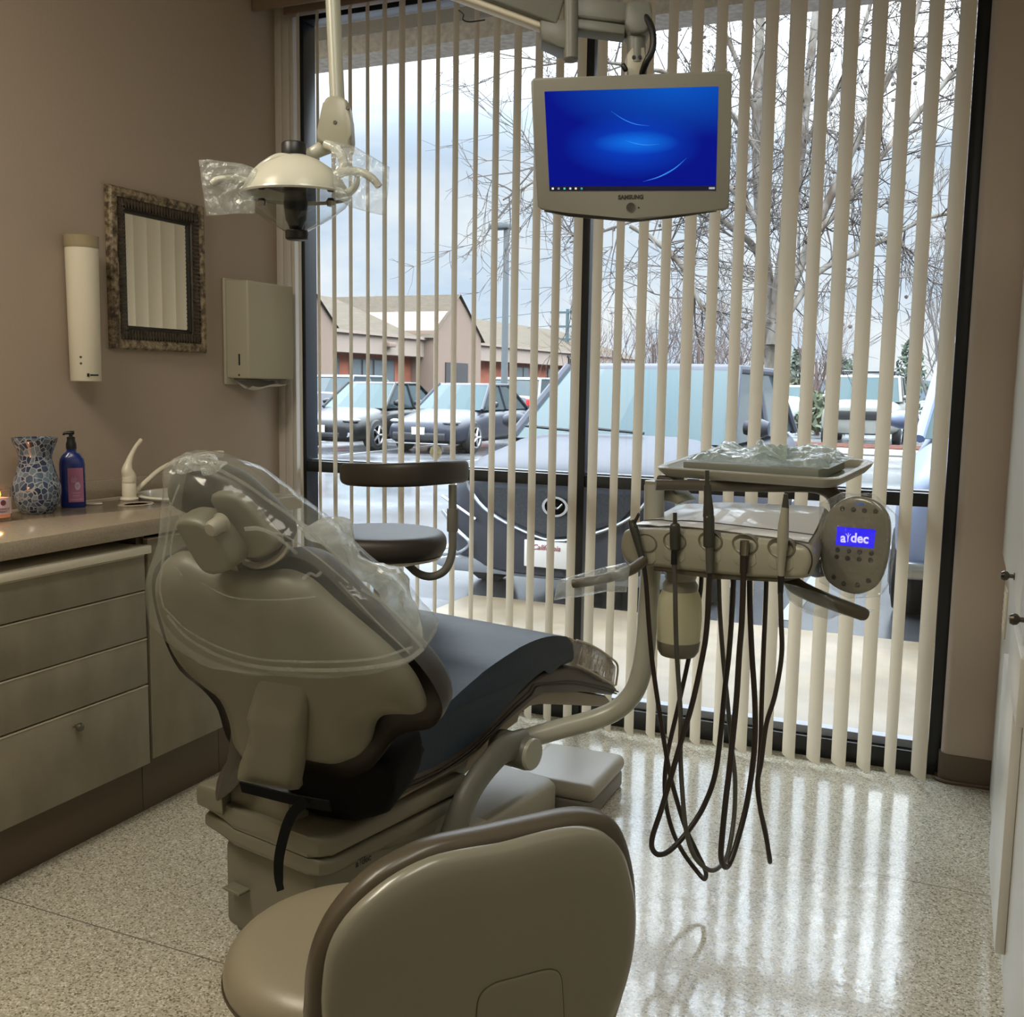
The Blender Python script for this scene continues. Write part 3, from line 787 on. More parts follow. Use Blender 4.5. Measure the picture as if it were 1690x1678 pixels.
# clear toe cover over the foot end
toe = SIDE.uvs([(940, 1052), (975, 1066), (1002, 1084), (1014, 1098), (1011, 1130), (990, 1124), (945, 1098)])
M['toe_film'] = film('smoky_clear_vinyl', (150, 132, 112), .50, .5, .15, .8, 30)
obj('toe_cover', prism(new(), toe, SIDE, -.56, .01, .010, 3), M['toe_film'], chair, True, 60)
bm = new()
for k in range(7):
    x = 955 + k * 6.8; a, b = SIDE.uv(x, 1066 + k * 4.2), SIDE.uv(x - 7, 1093 + k * 3.4)
    tube(bm, [SIDE.w(a[0], a[1], .012), SIDE.w((a[0] + b[0]) / 2 - .006, (a[1] + b[1]) / 2, .015), SIDE.w(b[0], b[1], .012)], .0022, 6, 3)
tp = [SIDE.w(*SIDE.uv(*p), .012) for p in ((946, 1055), (975, 1066), (1002, 1084), (1014, 1098), (1011, 1130))]
tube(bm, tp, .0035, 8, 4)
tp = [SIDE.w(*SIDE.uv(*p), .012) for p in ((946, 1095), (975, 1110), (1009, 1130))]
tube(bm, tp, .0035, 8, 4)
obj('toe_cover_pleats', bm, mat('shiny_pleats', (176, 162, 142), .2, coat=.5), chair)
bm = new()
for off in (.002, ):
    for pxs in ([(594, 1308), (640, 1304), (714, 1276), (767, 1243), (806, 1208), (850, 1162), (872, 1142), (880, 1130), (900, 1127), (945, 1124), (985, 1131), (1019, 1141)], [(594, 1314), (640, 1311), (714, 1282), (767, 1248), (806, 1213), (852, 1168), (876, 1147), (884, 1134), (902, 1131), (945, 1129), (985, 1136), (1016, 1144)]):
        tube(bm, [SIDE.w(*SIDE.uv(*p), off) for p in pxs], .0028, 6, 4)
obj('seat_piping', bm, M['brown_vinyl'], chair)

hc = smooth2(B.uvs([(480, 1258), (540, 1266), (590, 1266), (622, 1250), (648, 1262), (652, 1300), (640, 1342), (590, 1350), (530, 1340), (480, 1322)], -.06), 2)
obj('hip_shade_block', prism(new(), hc, B, -.20, -.05, .02, 3), M['strap'], chair, True, 60)  # added black block standing for the shade on seat cover and strap
# backrest: moulded rear shell, dark upholstery showing round its edge
shellpx = [(474.7, 941), (513, 956), (551, 990), (596, 1028), (640, 1066), (675, 1102), (694, 1134), (702, 1160), (697, 1172), (665, 1172), (638, 1176), (620, 1193), (612, 1221), (596, 1242), (568, 1253), (537, 1251), (505, 1246), (470, 1262), (425, 1258), (407, 1238), (392, 1214), (386, 1180), (372, 1146), (350, 1128), (316, 1099), (290, 1060), (276, 1017), (266, 976), (267, 943), (281, 918), (309, 911), (345, 926), (405, 942), (443, 943)]
rimpx = [(464, 913), (492, 911), (526, 925), (561, 956), (613, 1008), (665, 1053), (700, 1089), (724, 1123), (737, 1155), (734, 1176), (717, 1193), (682, 1199), (658, 1211), (637, 1238), (616, 1262), (578, 1274), (537, 1267), (500, 1262), (440, 1262), (408, 1246), (382, 1206), (370, 1166), (358, 1146), (340, 1127), (306, 1098), (284, 1056), (271, 1017), (262, 976), (263, 940), (280, 914), (310, 905), (350, 918), (405, 925)]
sh = smooth2(B.uvs(shellpx), 3); rm = smooth2(B.uvs(rimpx, -.03), 3)
bk = obj('backrest_upholstery', pillow(new(), rm, B, -.008, .085, .05, .035, edge=.012, warp=lambda u, v, s: -.022), M['brown_vinyl'], chair, True, 60)
bw = lambda u, v, s: 0.0
obj('backrest_shell', pillow(new(), sh, B, .050, .012, .07, .03, edge=.006), M['shell'], chair, True, 60)
def blob(name, px, off, front, back, rim, m, parent, edge=.004, k=3, fr=B, step=None, warp=None):
    pts = fr.uvs(px, off); f2 = Frame(fr.w(0, 0, off), fr.u, fr.v)
    return obj(name, pillow(new(), smooth2(pts, k), f2, front, back, rim, step, edge=edge, warp=warp), m, parent, True, 60)
# central upright of the backrest
postpx = [(419, 1085), (428, 1046), (470, 1036), (502, 1052), (508, 1090), (508, 1165), (507, 1213), (502, 1250), (495, 1292), (488, 1298), (404, 1283), (397, 1276), (402, 1250), (411, 1228), (418, 1200), (413, 1178), (419, 1140)]
v0p, v1p = B.uv(460, 1165)[1], B.uv(460, 1060)[1]
def pwarp(u, v, s):
    k = max(0, min(1, (v - v0p) / (v1p - v0p))); return -.040 * k * k * (3 - 2 * k)
blob('back_upright', postpx, .052, .024, .02, .02, M['shell'], chair, .008, 2, warp=pwarp)
# belt round the foot of the backrest, its loose end hanging
def band(bm, pts, n, wd, th=.0025, k=6):
    """flat strap along a path; n = face direction"""
    P = smooth_path(pts, k) if k > 1 else [V3(p) for p in pts]
    rings = []
    for i, p in enumerate(P):
        t = (P[min(i + 1, len(P) - 1)] - P[max(0, i - 1)]).normalized(); s_ = t.cross(n).normalized()
        rings.append([p + s_ * wd / 2 - n * th / 2, p - s_ * wd / 2 - n * th / 2, p - s_ * wd / 2 + n * th / 2, p + s_ * wd / 2 + n * th / 2])
    return loft(bm, rings)
st = thing('belt', 'black webbing belt round the foot of the chair back, loose end hanging', 'belt', B.w(*B.uv(480, 1400), .12))
bm = band(new(), [B.w(*B.uv(*p, .09), .09) for p in ((398, 1298), (430, 1306), (470, 1316), (500, 1322), (545, 1330))], B.n, .026, .004)
obj('belt_loop', bm, M['strap'], st)
bm = band(new(), [B.w(*B.uv(*p, .10 + .012 * i), .10 + .012 * i) for i, p in enumerate(((505, 1322), (486, 1338), (475, 1358), (466, 1388), (460, 1420), (460, 1450), (463, 1469)))], B.n, .022, .003)
obj('belt_tail', bm, M['strap'], st)

# headrest with its tilt joint
hr = [(288, 782), (300, 760), (322, 760), (352, 770), (388, 786), (423, 816), (457, 850), (476, 880), (472, 902), (446, 924), (405, 916), (380, 890), (352, 858), (330, 846), (300, 834), (286, 812)]
blob('headrest_cushion', hr, -.03, .03, .055, .03, M['brown_vinyl'], chair, .012)
blob('headrest_shell', [(352, 815), (385, 811), (413, 827), (444, 864), (465, 889), (458, 906), (430, 918), (405, 912), (394, 886), (367, 845)], .004, .016, .012, .009, M['shell'], chair, .004)
bm = tube(new(), [B.w(*B.uv(*p, .02), .02) for p in ((398, 912), (405, 926), (425, 933), (448, 927), (466, 914), (477, 898))], .0075, 8, 4)
obj('headrest_glint_tube', bm, M['steel'], chair)  # steel tube added for the highlight on the plastic below the headrest
jt = blob('headrest_joint', [(306, 850), (325, 842), (352, 848), (372, 862), (390, 884), (404, 912), (398, 928), (372, 938), (352, 930), (336, 908), (318, 876)], .03, .040, .03, .010, M['shell'], chair, .012)
kp = B.w(*B.uv(366, 862, .05), .05)
obj('tilt_knob', lathe(new(), [(0, .038), (.012, .036), (.016, .028), (.016, .004), (.020, 0), (0, -.01)], kp, B.n, 24), M['shell_light'], jt)
P = [B.w(*B.uv(*p, .0), .0) for p in ((372, 925), (384, 955), (400, 1000))]
obj('headrest_stem', band(new(), P, B.n, .06, .014), M['steel'], chair)

# housing under the backrest
zt, z0, zm = .352, .262, .303
HF = Frame(aw(-.05, 0, 0), W_, Zv)   # rear face, normal towards the camera
def house(z_lo, z_hi, g=0.0, bev=.02):
    pts = [(-.05 - g, -.30), (-.05 - g, -.05), (-.045 - g, -.02), (-.015, g), (.46, g), (.46, -.46 - g), (.02, -.46 - g), (-.03 - g, -.43)]
    fr = Frame(V3((P0.x, P0.y, 0)), A_, W_)
    fr.n = V3((0, 0, 1))
    return prism(new(), pts, fr, z_lo, z_hi, bev, 4)
hs = obj('lift_housing', house(zm, zt, 0, .018), M['shell'], chair)
obj('housing_tray', house(z0, zm - .003, -.001, .012), M['shell'], chair)
bm = new(); fr = Frame(V3((P0.x, P0.y, 0)), A_, W_); fr.n = V3((0, 0, 1))
prism(bm, [(-.03, -.33), (-.03, -.13), (.03, -.13), (.03, -.33)], fr, .33, .41, .012, 3)
prism(bm, [(-.052, -.43), (-.052, -.335), (.06, -.335), (.06, -.43)], fr, .32, .385, .016, 3)
obj('hinge_block', bm, M['shell'], chair)
LFr = Frame(aw(0, .0, 0), A_, Zv)
def_txt = new(); u, v = LFr.uv(600, 1420, .002)
text_bm(def_txt, 'a', LFr, u - .022, v, .022, .0004, .0025, .0006, shear=.15); text_bm(def_txt, 'dec', LFr, u + .008, v, .022, .0004, .0025, .0006, shear=.15)
tube(def_txt, [LFr.w(u - .012, v - .006, .0025), LFr.w(u - .010, v + .006, .0025), LFr.w(u - .016, v + .010, .0025)], .0008, 6, 1)
tube(def_txt, [LFr.w(u - .010, v + .006, .0025), LFr.w(u - .004, v + .010, .0025)], .0008, 6, 1)
obj('maker_mark', def_txt, M['black_plastic'], chair, False)
# pedestal and base
bm = new()
prism(bm, [(-.02, -.36), (-.02, -.06), (.45, -.06), (.45, -.36)], fr, .02, .262, .03, 4)
prism(bm, [(.0, -.355), (.0, -.04), (.50, -.04), (.50, -.355)], fr, 0, .05, .02, 3)
obj('pedestal', bm, M['shell'], chair)
bm = new(); prism(bm, [(-.052, -.34), (-.052, -.28), (.0, -.28), (.0, -.34)], fr, .138, .146, .002, 1)
obj('pedal', bm, M['shell'], chair)
bm = new(); prism(bm, [(.50, -.44), (.50, -.07), (1.02, -.09), (1.04, -.12), (1.04, -.42), (1.0, -.44)], fr, .0, .135, .028, 5)
obj('base_cover', bm, M['shell_light'], chair)
bm = new(); prism(bm, [(.30, -.46), (.30, -.04), (.62, -.04), (.62, -.46)], fr, .0, .165, .03, 4)
obj('pump_cover', bm, M['shell_light'], chair)
# scissor-lift shroud between base and seat
lw = SIDE.uvs([(640, 1346), (700, 1310), (764, 1272), (800, 1240), (778, 1292), (752, 1352), (735, 1384), (655, 1412), (644, 1390)])
obj('lift_shroud', prism(new(), lw, SIDE, -.42, -.03, .02, 3), M['shell'], chair, True, 60)
lw = SIDE.uvs([(764, 1272), (829, 1208), (870, 1172), (900, 1160), (930, 1160), (890, 1190), (860, 1225), (820, 1275), (790, 1320)])
obj('seat_frame', prism(new(), lw, SIDE, -.45, -.08, .02, 3), M['tan'], chair, True, 60)
# grey bracket behind the backrest's lower left
bm = prism(new(), smooth2(B.uvs([(386, 1190), (400, 1215), (402, 1262), (398, 1290), (372, 1312), (360, 1318), (362, 1286), (372, 1262), (384, 1240)], -.02), 2), B, -.06, -.01, .008, 2)
obj('arm_bracket', bm, M['taupe_vinyl'], chair, True, 60)

# clear bag pulled over headrest and backrest
M['bag'] = film('clear_chair_bag', (222, 226, 216), .12, .34, .10, .9, 5, .8)
bagpx = [(290, 755), (318, 758), (352, 767), (390, 782), (425, 806), (460, 835), (480, 850), (505, 868), (530, 890), (562, 925), (600, 955), (640, 985), (672, 1020), (698, 1052), (699, 1074), (672, 1090), (640, 1099), (600, 1104), (540, 1107), (480, 1106), (430, 1102), (380, 1090), (338, 1072), (305, 1050), (280, 1025), (268, 1010), (261, 975), (262, 938), (272, 905), (280, 868), (284, 820), (290, 785)]
def bwarp(u, v, s):
    q = noise.noise(V3((u * 6, v * 6, s * 3.7))) * .020 + noise.noise(V3((u * 18 + 4, v * 9, s))) * .008
    return q * s * .8
bg_ = B.uvs(bagpx, .03)
f2 = Frame(B.w(0, 0, .03), B.u, B.v)
o = obj('chair_bag', pillow(new(), smooth2(bg_, 3), f2, .062, .10, .035, .022, edge=.01, warp=bwarp), M['bag'])
tag(o, 'clear plastic bag cover pulled over the headrest and backrest of the patient chair', 'plastic cover')
# crumpled front half of the bag standing up behind the backrest
crpx = [(478, 852), (505, 866), (520, 856), (536, 846), (552, 852), (572, 872), (582, 905), (590, 918), (622, 938), (655, 948), (668, 968), (676, 998), (690, 1012), (702, 1046), (699, 1066), (670, 1040), (620, 985), (570, 930), (520, 886)]
f3 = Frame(dep(560, 930, 2.40), Wb, Zv * math.cos(.5) - Ab * math.sin(.5))
M['bag_thick'] = film('crumpled_clear_film', (238, 242, 238), .62, .45, .12, .7, 9, 1.2, through=.75)
def cw(u, v, s): return (noise.noise(V3((u * 11, v * 9, 2.2))) * .06 + abs(noise.noise(V3((u * 20, v * 16, 5)))) * .03)
o2 = obj('bag_front', pillow(new(), f3.uvs(crpx), f3, .02, .03, .03, .012, warp=cw), M['bag_thick'], o, True, 25)

# creases and hems of the bag, plus pale strips standing for its streak highlights
M['crease_glint'] = film('bag_crease_glint', (232, 236, 230), .24, .6, .08, .2, 10, 0, through=.6)
bm = new()
for pl_, r_ in (([(302, 764), (352, 772), (400, 796), (446, 828), (480, 852), (530, 895), (585, 945), (640, 1005), (697, 1068)], .0022),
                ([(276, 1016), (306, 1050), (340, 1072), (382, 1090), (440, 1102), (540, 1106), (620, 1100), (672, 1088), (698, 1070)], .0022),
                ([(272, 1004), (304, 1036), (340, 1058), (386, 1077), (440, 1089), (540, 1092), (620, 1086), (680, 1068)], .0014),
                ([(404, 873), (425, 872), (448, 880), (470, 896), (490, 914)], .0024), ([(440, 878), (470, 884), (520, 916), (575, 962)], .0012),
                ([(500, 955), (512, 946), (522, 950), (530, 944)], .0016), ([(596, 972), (640, 1000), (690, 1050)], .0018), ([(560, 960), (620, 1024), (676, 1078)], .0012),
                ([(282, 830), (276, 880), (268, 930), (264, 972), (270, 1002)], .0016), ([(300, 848), (286, 880), (282, 920), (300, 950)], .0012), ([(330, 960), (380, 985), (450, 990), (520, 985)], .0010),
                ([(296, 800), (286, 825), (280, 850)], .0010)):
    tube(bm, [B.w(*B.uv(x, y, .098), .098) for x, y in pl_], r_ * 1.9, 6, 5, flat=(B.n, .25))
obj('bag_creases_glints', bm, M['crease_glint'], o)
tk = B.uvs([(288, 756), (304, 748), (326, 750), (352, 758), (372, 768), (360, 778), (330, 776), (306, 780), (294, 772)], .05)
f4 = Frame(B.w(0, 0, .05), B.u, B.v)
obj('bag_top_knot', pillow(new(), tk, f4, .03, .03, .02, .008, warp=lambda u, v, s: noise.noise(V3((u * 40, v * 40, 3))) * .03), film('bag_knot_film', (236, 240, 236), .26, .6, .06, 1.0, 22, 1.5), o, True, 25)

# ================================================================ dentist's stool in the foreground
D = Frame(dep(790, 1500, 1.36), (math.sin(math.radians(42.3)), math.cos(math.radians(42.3)), 0), (0, 0, 1))
M['stool_shell'] = mat('olive_beige_shell', (122, 119, 103), .30, coat=.25)
M['stool_vinyl'] = mat('olive_brown_vinyl', (74, 66, 52), .32, bump=.08, bump_scale=60)
M['seat_vinyl'] = mat('beige_leather_vinyl', (134, 126, 106), .34, bump=.12, bump_scale=70)
SC_ = V3((-.845, 1.345, 0))
ds = thing('dentist_stool', 'olive beige dentist stool with a tall rounded backrest, closest to the viewer', 'stool', SC_)
spx = [(533, 1678), (535, 1612), (546, 1560), (572, 1515), (611, 1476), (658, 1442), (710, 1417), (762, 1404), (827, 1393), (891, 1376), (935, 1367), (969, 1366), (1000, 1376), (1025, 1405), (1038, 1448), (1046, 1500), (1043, 1560), (1030, 1620), (1010, 1672), (980, 1724), (920, 1762), (760, 1790), (610, 1784), (550, 1738)]
cpx = [(504, 1690), (505, 1650), (507, 1612), (516, 1568), (537, 1520), (572, 1473), (615, 1434), (667, 1404), (719, 1383), (805, 1365), (891, 1346), (935, 1337), (969, 1335), (1000, 1343), (1021, 1368), (1036, 1417), (1042, 1470), (1040, 1540), (1024, 1620), (1000, 1690), (960, 1740), (900, 1770), (760, 1792), (600, 1790), (520, 1750)]
def db(name, px_, off, front, back, rim, m, edge, step=None):
    f2 = Frame(D.w(0, 0, off), D.u, D.v)
    return obj(name, pillow(new(), smooth2(D.uvs(px_, off), 3), f2, front, back, rim, step, edge=edge), m, ds, True, 60)
db('backrest_cushion', cpx, -.035, .026, .030, .03, M['stool_vinyl'], .010)
bs = db('backrest_shell', spx, 0, .022, .014, .055, M['stool_shell'], .006, .02)
gp = [(786, 1690), (788, 1655), (795, 1638), (806, 1628), (822, 1620), (860, 1610), (898, 1600), (914, 1600), (923, 1606), (927, 1620), (929, 1650), (931, 1690), (931, 1740), (915, 1752), (810, 1756), (788, 1745)]
f2 = Frame(D.w(0, 0, .022), D.u, D.v)
gpts = smooth2(D.uvs(gp, .022), 3)
obj('access_panel', pillow(new(), gpts, f2, .0022, .004, .006, .02, edge=.0004), M['stool_shell'], bs, True, 60)
obj('panel_groove', tube(new(), [f2.w(a, b, .0003) for a, b in gpts] + [f2.w(*gpts[0], .0003)], .0010, 6, 1), M['stool_vinyl'], bs)
prof = [(0, .37), (.15, .37), (.20, .382), (.213, .404), (.208, .432), (.185, .453), (.14, .463), (.07, .466), (0, .466)]
obj('seat', lathe(new(), [(p.x, p.y) for p in smooth_path([(a, b, 0) for a, b in prof], 4)], SC_, seg=56), M['seat_vinyl'], ds)
obj('seat_seam', lathe(new(), [(.2145, .400), (.2160, .403), (.2145, .406), (.212, .403), (.2145, .400)], SC_, seg=56), M['stool_vinyl'], ds)
obj('column', lathe(new(), [(0, .12), (.032, .12), (.032, .30), (.02, .30), (.02, .35), (.07, .36), (.09, .37), (0, .37)], SC_, seg=24), M['steel'], ds)
bp = D.w(*D.uv(790, 1700), -.08)
obj('back_support', band(new(), [SC_ + V3((0, 0, .362)), SC_ * .4 + V3((bp.x, bp.y, 0)) * .6 + V3((0, 0, .355)), bp + V3((0, 0, -.12)), bp + V3((0, 0, .04))], D.n, .07, .014), M['black_plastic'], ds)
for k in range(5):
    an = k * 2 * PI / 5 + .3; d = V3((math.cos(an), math.sin(an), 0))
    obj('leg', tube(new(), [SC_ + d * .02 + Zv * .115, SC_ + d * .15 + Zv * .095, SC_ + d * .255 + Zv * .075], [.022, .018, .014], 10, 4), M['black_plastic'], ds)
    obj('caster', lathe(new(), [(0, -.012), (.022, -.012), (.027, -.008), (.027, .008), (.022, .012), (0, .012)], SC_ + d * .258 + Zv * .0275, d.cross(Zv), 20), M['black_plastic'], ds)

# ================================================================ assistant's stool beyond the chair
AC = dep(628, 880, 3.20); az_ = AC.z; AC = V3((AC.x, AC.y, 0))
as_ = thing('assistant_stool', 'dark brown assistant stool with a curved arm bar, behind the patient chair', 'stool', AC)
zt = .888
obj('seat', lathe(new(), [(p.x, p.y) for p in smooth_path([(a, b, 0) for a, b in [(0, zt - .075), (.17, zt - .075), (.200, zt - .062), (.207, zt - .035), (.198, zt - .010), (.17, zt), (.08, zt + .004), (0, zt + .004)]], 4)], AC, seg=48), M['brown_vinyl'], as_)
obj('seat_pan', lathe(new(), [(0, zt - .092), (.15, zt - .092), (.19, zt - .082), (.195, zt - .074), (0, zt - .074)], AC, seg=40), M['ivory'], as_)
obj('tilt_box', box(new(), AC + V3((-.04, -.05, zt - .135)), AC + V3((.04, .05, zt - .09)), .01, 2), M['arm_grey'], as_)
obj('column', lathe(new(), [(0, .10), (.035, .10), (.035, .42), (.022, .42), (.022, zt - .12), (0, zt - .12)], AC, seg=24), M['steel'], as_)
for k in range(5):
    an = k * 2 * PI / 5 + .9; d = V3((math.cos(an), math.sin(an), 0))
    obj('leg', tube(new(), [AC + d * .02 + Zv * .11, AC + d * .14 + Zv * .09, AC + d * .23 + Zv * .07], [.022, .018, .013], 10, 4), M['black_plastic'], as_)
    obj('caster', lathe(new(), [(0, -.012), (.022, -.012), (.027, -.008), (.027, .008), (.022, .012), (0, .012)], AC + d * .235 + Zv * .0275, d.cross(Zv), 20), M['black_plastic'], as_)
ra = V3((AC.x, AC.y, 0))
obj('foot_ring', lathe(new(), [(.17, .30), (.182, .31), (.17, .32), (.158, .31), (.17, .30)], AC, seg=40), M['steel'], as_)
pts = [dep(640, 920, 3.20), dep(668, 928, 3.18), dep(690, 946, 3.14), dep(713, 951, 3.12), dep(735, 940, 3.11), dep(746, 912, 3.11), dep(747, 870, 3.11), dep(747, 800, 3.11)]
obj('arm_tube', tube(new(), pts, [.010, .0125, .0125, .0125, .0125, .0125, .0125, .0125], 14, 6), M['arm_grey'], as_)
c1 = pts[-2]
obj('tube_collar', lathe(new(), [(0, -.035), (.0165, -.035), (.0175, -.03), (.0175, .03), (.0165, .035), (0, .035)], dep(747, 858, 3.11), (0, 0, 1), 20), M['arm_grey'], as_)
# padded bar: a curved bolster
bpx = [(566, 781, 3.30), (590, 783, 3.16), (630, 784, 3.06), (680, 783, 3.03), (725, 780, 3.08), (752, 778, 3.16), (768, 777, 3.26)]
P = smooth_path([dep(*q) for q in bpx], 5)
rings = []
for i, p in enumerate(P):
    t_ = (P[min(i + 1, len(P) - 1)] - P[max(0, i - 1)]); t_.z = 0; t_.normalize(); n_ = t_.cross(Zv)
    e_ = min(1, min(i, len(P) - 1 - i) / 3); hh = .036 * (.72 + .28 * math.sqrt(e_)); ww = .022 * (.5 + .5 * math.sqrt(e_))
    rings.append([p + n_ * ww * math.copysign(abs(math.cos(a)) ** .5, math.cos(a)) + Zv * hh * math.copysign(abs(math.sin(a)) ** .5, math.sin(a)) for a in [2 * PI * k / 20 for k in range(20)]])
obj('arm_pad', loft(new(), rings), M['brown_vinyl'], as_)

# ================================================================ delivery unit on its arm
M['olive'] = mat('olive_grey_plastic', (106, 102, 87), .35)
M['olive_dark'] = mat('dark_olive_plastic', (86, 80, 66), .38)
M['lid'] = mat('white_gloss_lid', (226, 229, 233), .30, coat=.5, spec=.8)
M['cream'] = mat('cream_beige_plastic', (152, 149, 132), .32)
M['rubber'] = mat('dark_brown_rubber_hose', (42, 34, 28), .38)
M['rubber_grey'] = mat('grey_rubber_hose', (78, 76, 70), .38)
M['hp_grey'] = mat('dark_grey_handpiece', (66, 66, 60), .3, metal=.3)
M['sleeve'] = film('clear_sleeve', (232, 238, 236), .20, .5, .06, .7, 26, 1.0)
def at(pts): return [dep(*p) for p in pts]
HU = math.radians(24)
H = Frame(dep(1190, 905, 2.45), (math.cos(HU), -math.sin(HU), 0), (0, 0, 1))
unit = thing('delivery_unit', 'pale grey dental delivery head with tubing on a curved arm before the window', 'dental unit', aw(.62, .06, 0))
# arm: casting on the chair base, knuckle, curved tube and upright
pts = [SIDE.w(*SIDE.uv(x, y, o_), o_) for x, y, o_ in ((742, 1400, .03), (749, 1373, .04), (764, 1329, .05), (782, 1294, .05), (806, 1262, .05), (832, 1236, .05), (862, 1226, .05))]
obj('arm_casting', tube(new(), pts, [.040, .040, .038, .036, .036, .038, .040], 18, 6, flat=(W_, .7)), M['arm_grey'], unit)
kp = SIDE.w(*SIDE.uv(862, 1240, .06), .06)
obj('knuckle', lathe(new(), [(0, -.09), (.042, -.085), (.046, -.07), (.046, .02), (.044, .028), (0, .028)], kp, W_, 32), M['arm_grey'], unit)
obj('knuckle_cap', lathe(new(), [(.043, .027), (.043, .034), (.040, .038), (0, .039)], kp, W_, 32), M['pipe'], unit)
pts = at([(868, 1219, 2.80), (888, 1213, 2.80), (930, 1201, 2.80), (985, 1186, 2.79), (1022, 1168, 2.78), (1047, 1140, 2.77), (1060, 1103, 2.76), (1066, 1060, 2.76), (1070, 1000, 2.76), (1075, 930, 2.76), (1079, 860, 2.76), (1080, 800, 2.76)])
obj('support_arm', tube(new(), pts, .0275, 20, 6), M['pipe'], unit)
# control head
fpx = [(1032, 880), (1040, 872), (1057, 870), (1105, 871), (1155, 874), (1200, 879), (1245, 885), (1301, 892), (1332, 898), (1342, 908), (1345, 925), (1341, 944), (1331, 953), (1290, 954), (1230, 951), (1177, 946), (1120, 940), (1081, 935), (1052, 934), (1036, 926), (1028, 903)]
F = smooth2(H.uvs(fpx), 3)
u0, u1 = min(p[0] for p in F), max(p[0] for p in F); v0, v1 = min(p[1] for p in F), max(p[1] for p in F)
DB = -.30
bl_, br_ = H.uv(1112, 821, DB), H.uv(1372, 837, DB)
def headmap(p, t):
    s = (p[0] - u0) / (u1 - u0); h = (p[1] - v0) / (v1 - v0)
    top_ = v1 + (bl_[1] + (br_[1] - bl_[1]) * s - v1) * t
    ub = bl_[0] + (br_[0] - bl_[0]) * s
    # the top line follows the outline itself at the front
    vv = p[1] + (v0 + .02 + (top_ - v0 - .02) * h - p[1]) * t
    return H.w(p[0] + (ub - p[0]) * t, vv, DB * t)
c0 = (sum(p[0] for p in F) / len(F), sum(p[1] for p in F) / len(F))
shr = lambda p, k: (c0[0] + (p[0] - c0[0]) * (1 - k * .3), c0[1] + (p[1] - c0[1]) * (1 - k))
rings = [[H.w(*shr(p, .28), .022) for p in F], [H.w(*shr(p, .12), .019) for p in F], [H.w(*shr(p, .03), .010) for p in F], [headmap(p, 0) for p in F], [headmap(p, .15) for p in F], [headmap(p, .5) for p in F], [headmap(p, 1) for p in F], [headmap(shr(p, .15), 1) + H.n * -.015 for p in F]]
hd = obj('control_head', loft(new(), rings), M['cream'], unit, True, 50)
def toprow(t, lift):
    P = []
    for i in range(17):
        s = .035 + .93 * i / 16
        u = u0 + (u1 - u0) * s
        vt = max(p[1] for p in F if abs(p[0] - u) < (u1 - u0) * .06)
        q = headmap((u, vt), t); P.append(q + V3((0, 0, lift)))
    return P
rows = [toprow(t, .0035 if 0 < k < 6 else .0005) for k, t in enumerate((.02, .03, .26, .5, .75, .97, .985))]
bm = loft(new(), rows, caps=False, closed=False)
obj('lid', bm, M['lid'], hd, True, 60)
obj('lid_seam', tube(new(), toprow(.27, .0045), .0014, 6, 1), M['black_plastic'], hd)
obj('front_seam', tube(new(), toprow(.0, .002), .0018, 6, 1), M['olive_dark'], hd)
sp_ = [H.w(*H.uv(*p, .012), .012) for p in ((1301, 893), (1326, 899), (1338, 912), (1340, 930), (1334, 947))]
obj('end_seam', tube(new(), sp_, .0013, 6, 4), M['black_plastic'], hd)
obj('under_rail', prism(new(), H.uvs([(1083, 930), (1290, 950), (1292, 960), (1180, 954), (1083, 941)]), H, -.10, .012, .004, 2), M['olive_dark'], unit)
for x, y in ((1067, 896), (1114, 893), (1173, 893), (1230, 898), (1290, 904)):
    q = H.w(*H.uv(x, y, .021), .021)
    h_ = obj('holder', lathe(new(), [(0, -.004), (.024, -.002), (.034, .003), (.036, .0025), (.037, -.012), (0, -.012)], q, H.n, 32, 1.0, .66, H.u), M['olive'], unit)
    bm = prism(new(), [(-.030, -.018), (-.010, -.030), (-.007, -.052), (-.024, -.050), (-.034, -.040)], Frame(q, H.u, Zv), -.008, .003, .003, 2)
    prism(bm, [(.030, -.018), (.034, -.040), (.024, -.050), (.007, -.052), (.010, -.030)], Frame(q, H.u, Zv), -.008, .003, .003, 2)
    obj('fork', bm, M['cream'], h_)
# water bottle behind the head
wb = dep(1121, 1020, 2.66); s_ = 2.66 / 1690
bt = thing('water_bottle', 'cream plastic water bottle hanging behind the tubing under the delivery head', 'bottle', V3((wb.x, wb.y, dep(1121, 1082, 2.66).z)))
zz = lambda y: dep(1121, y, 2.66).z - wb.z
prof = [(0, zz(1080)), (27 * s_, zz(1080)), (32 * s_, zz(1074)), (35 * s_, zz(1058)), (37 * s_, zz(1020)), (35.5 * s_, zz(988)), (31 * s_, zz(976)), (27 * s_, zz(970)), (0, zz(969))]
obj('bottle_body', lathe(new(), prof, wb, seg=40), translucent('milky_cream_plastic', (232, 228, 200), .5, .35), bt)
obj('bottle_cap', lathe(new(), [(0, zz(973)), (29 * s_, zz(972)), (29 * s_, zz(963)), (24 * s_, zz(955)), (26 * s_, zz(950)), (26 * s_, zz(936)), (0, zz(935))], wb, seg=36), M['cream'], bt)
obj('base_band', lathe(new(), [(0, zz(1082)), (29 * s_, zz(1082)), (34 * s_, zz(1074)), (35.8 * s_, zz(1058)), (35.2 * s_, zz(1057)), (0, zz(1058))], wb, seg=40), M['olive'], bt)

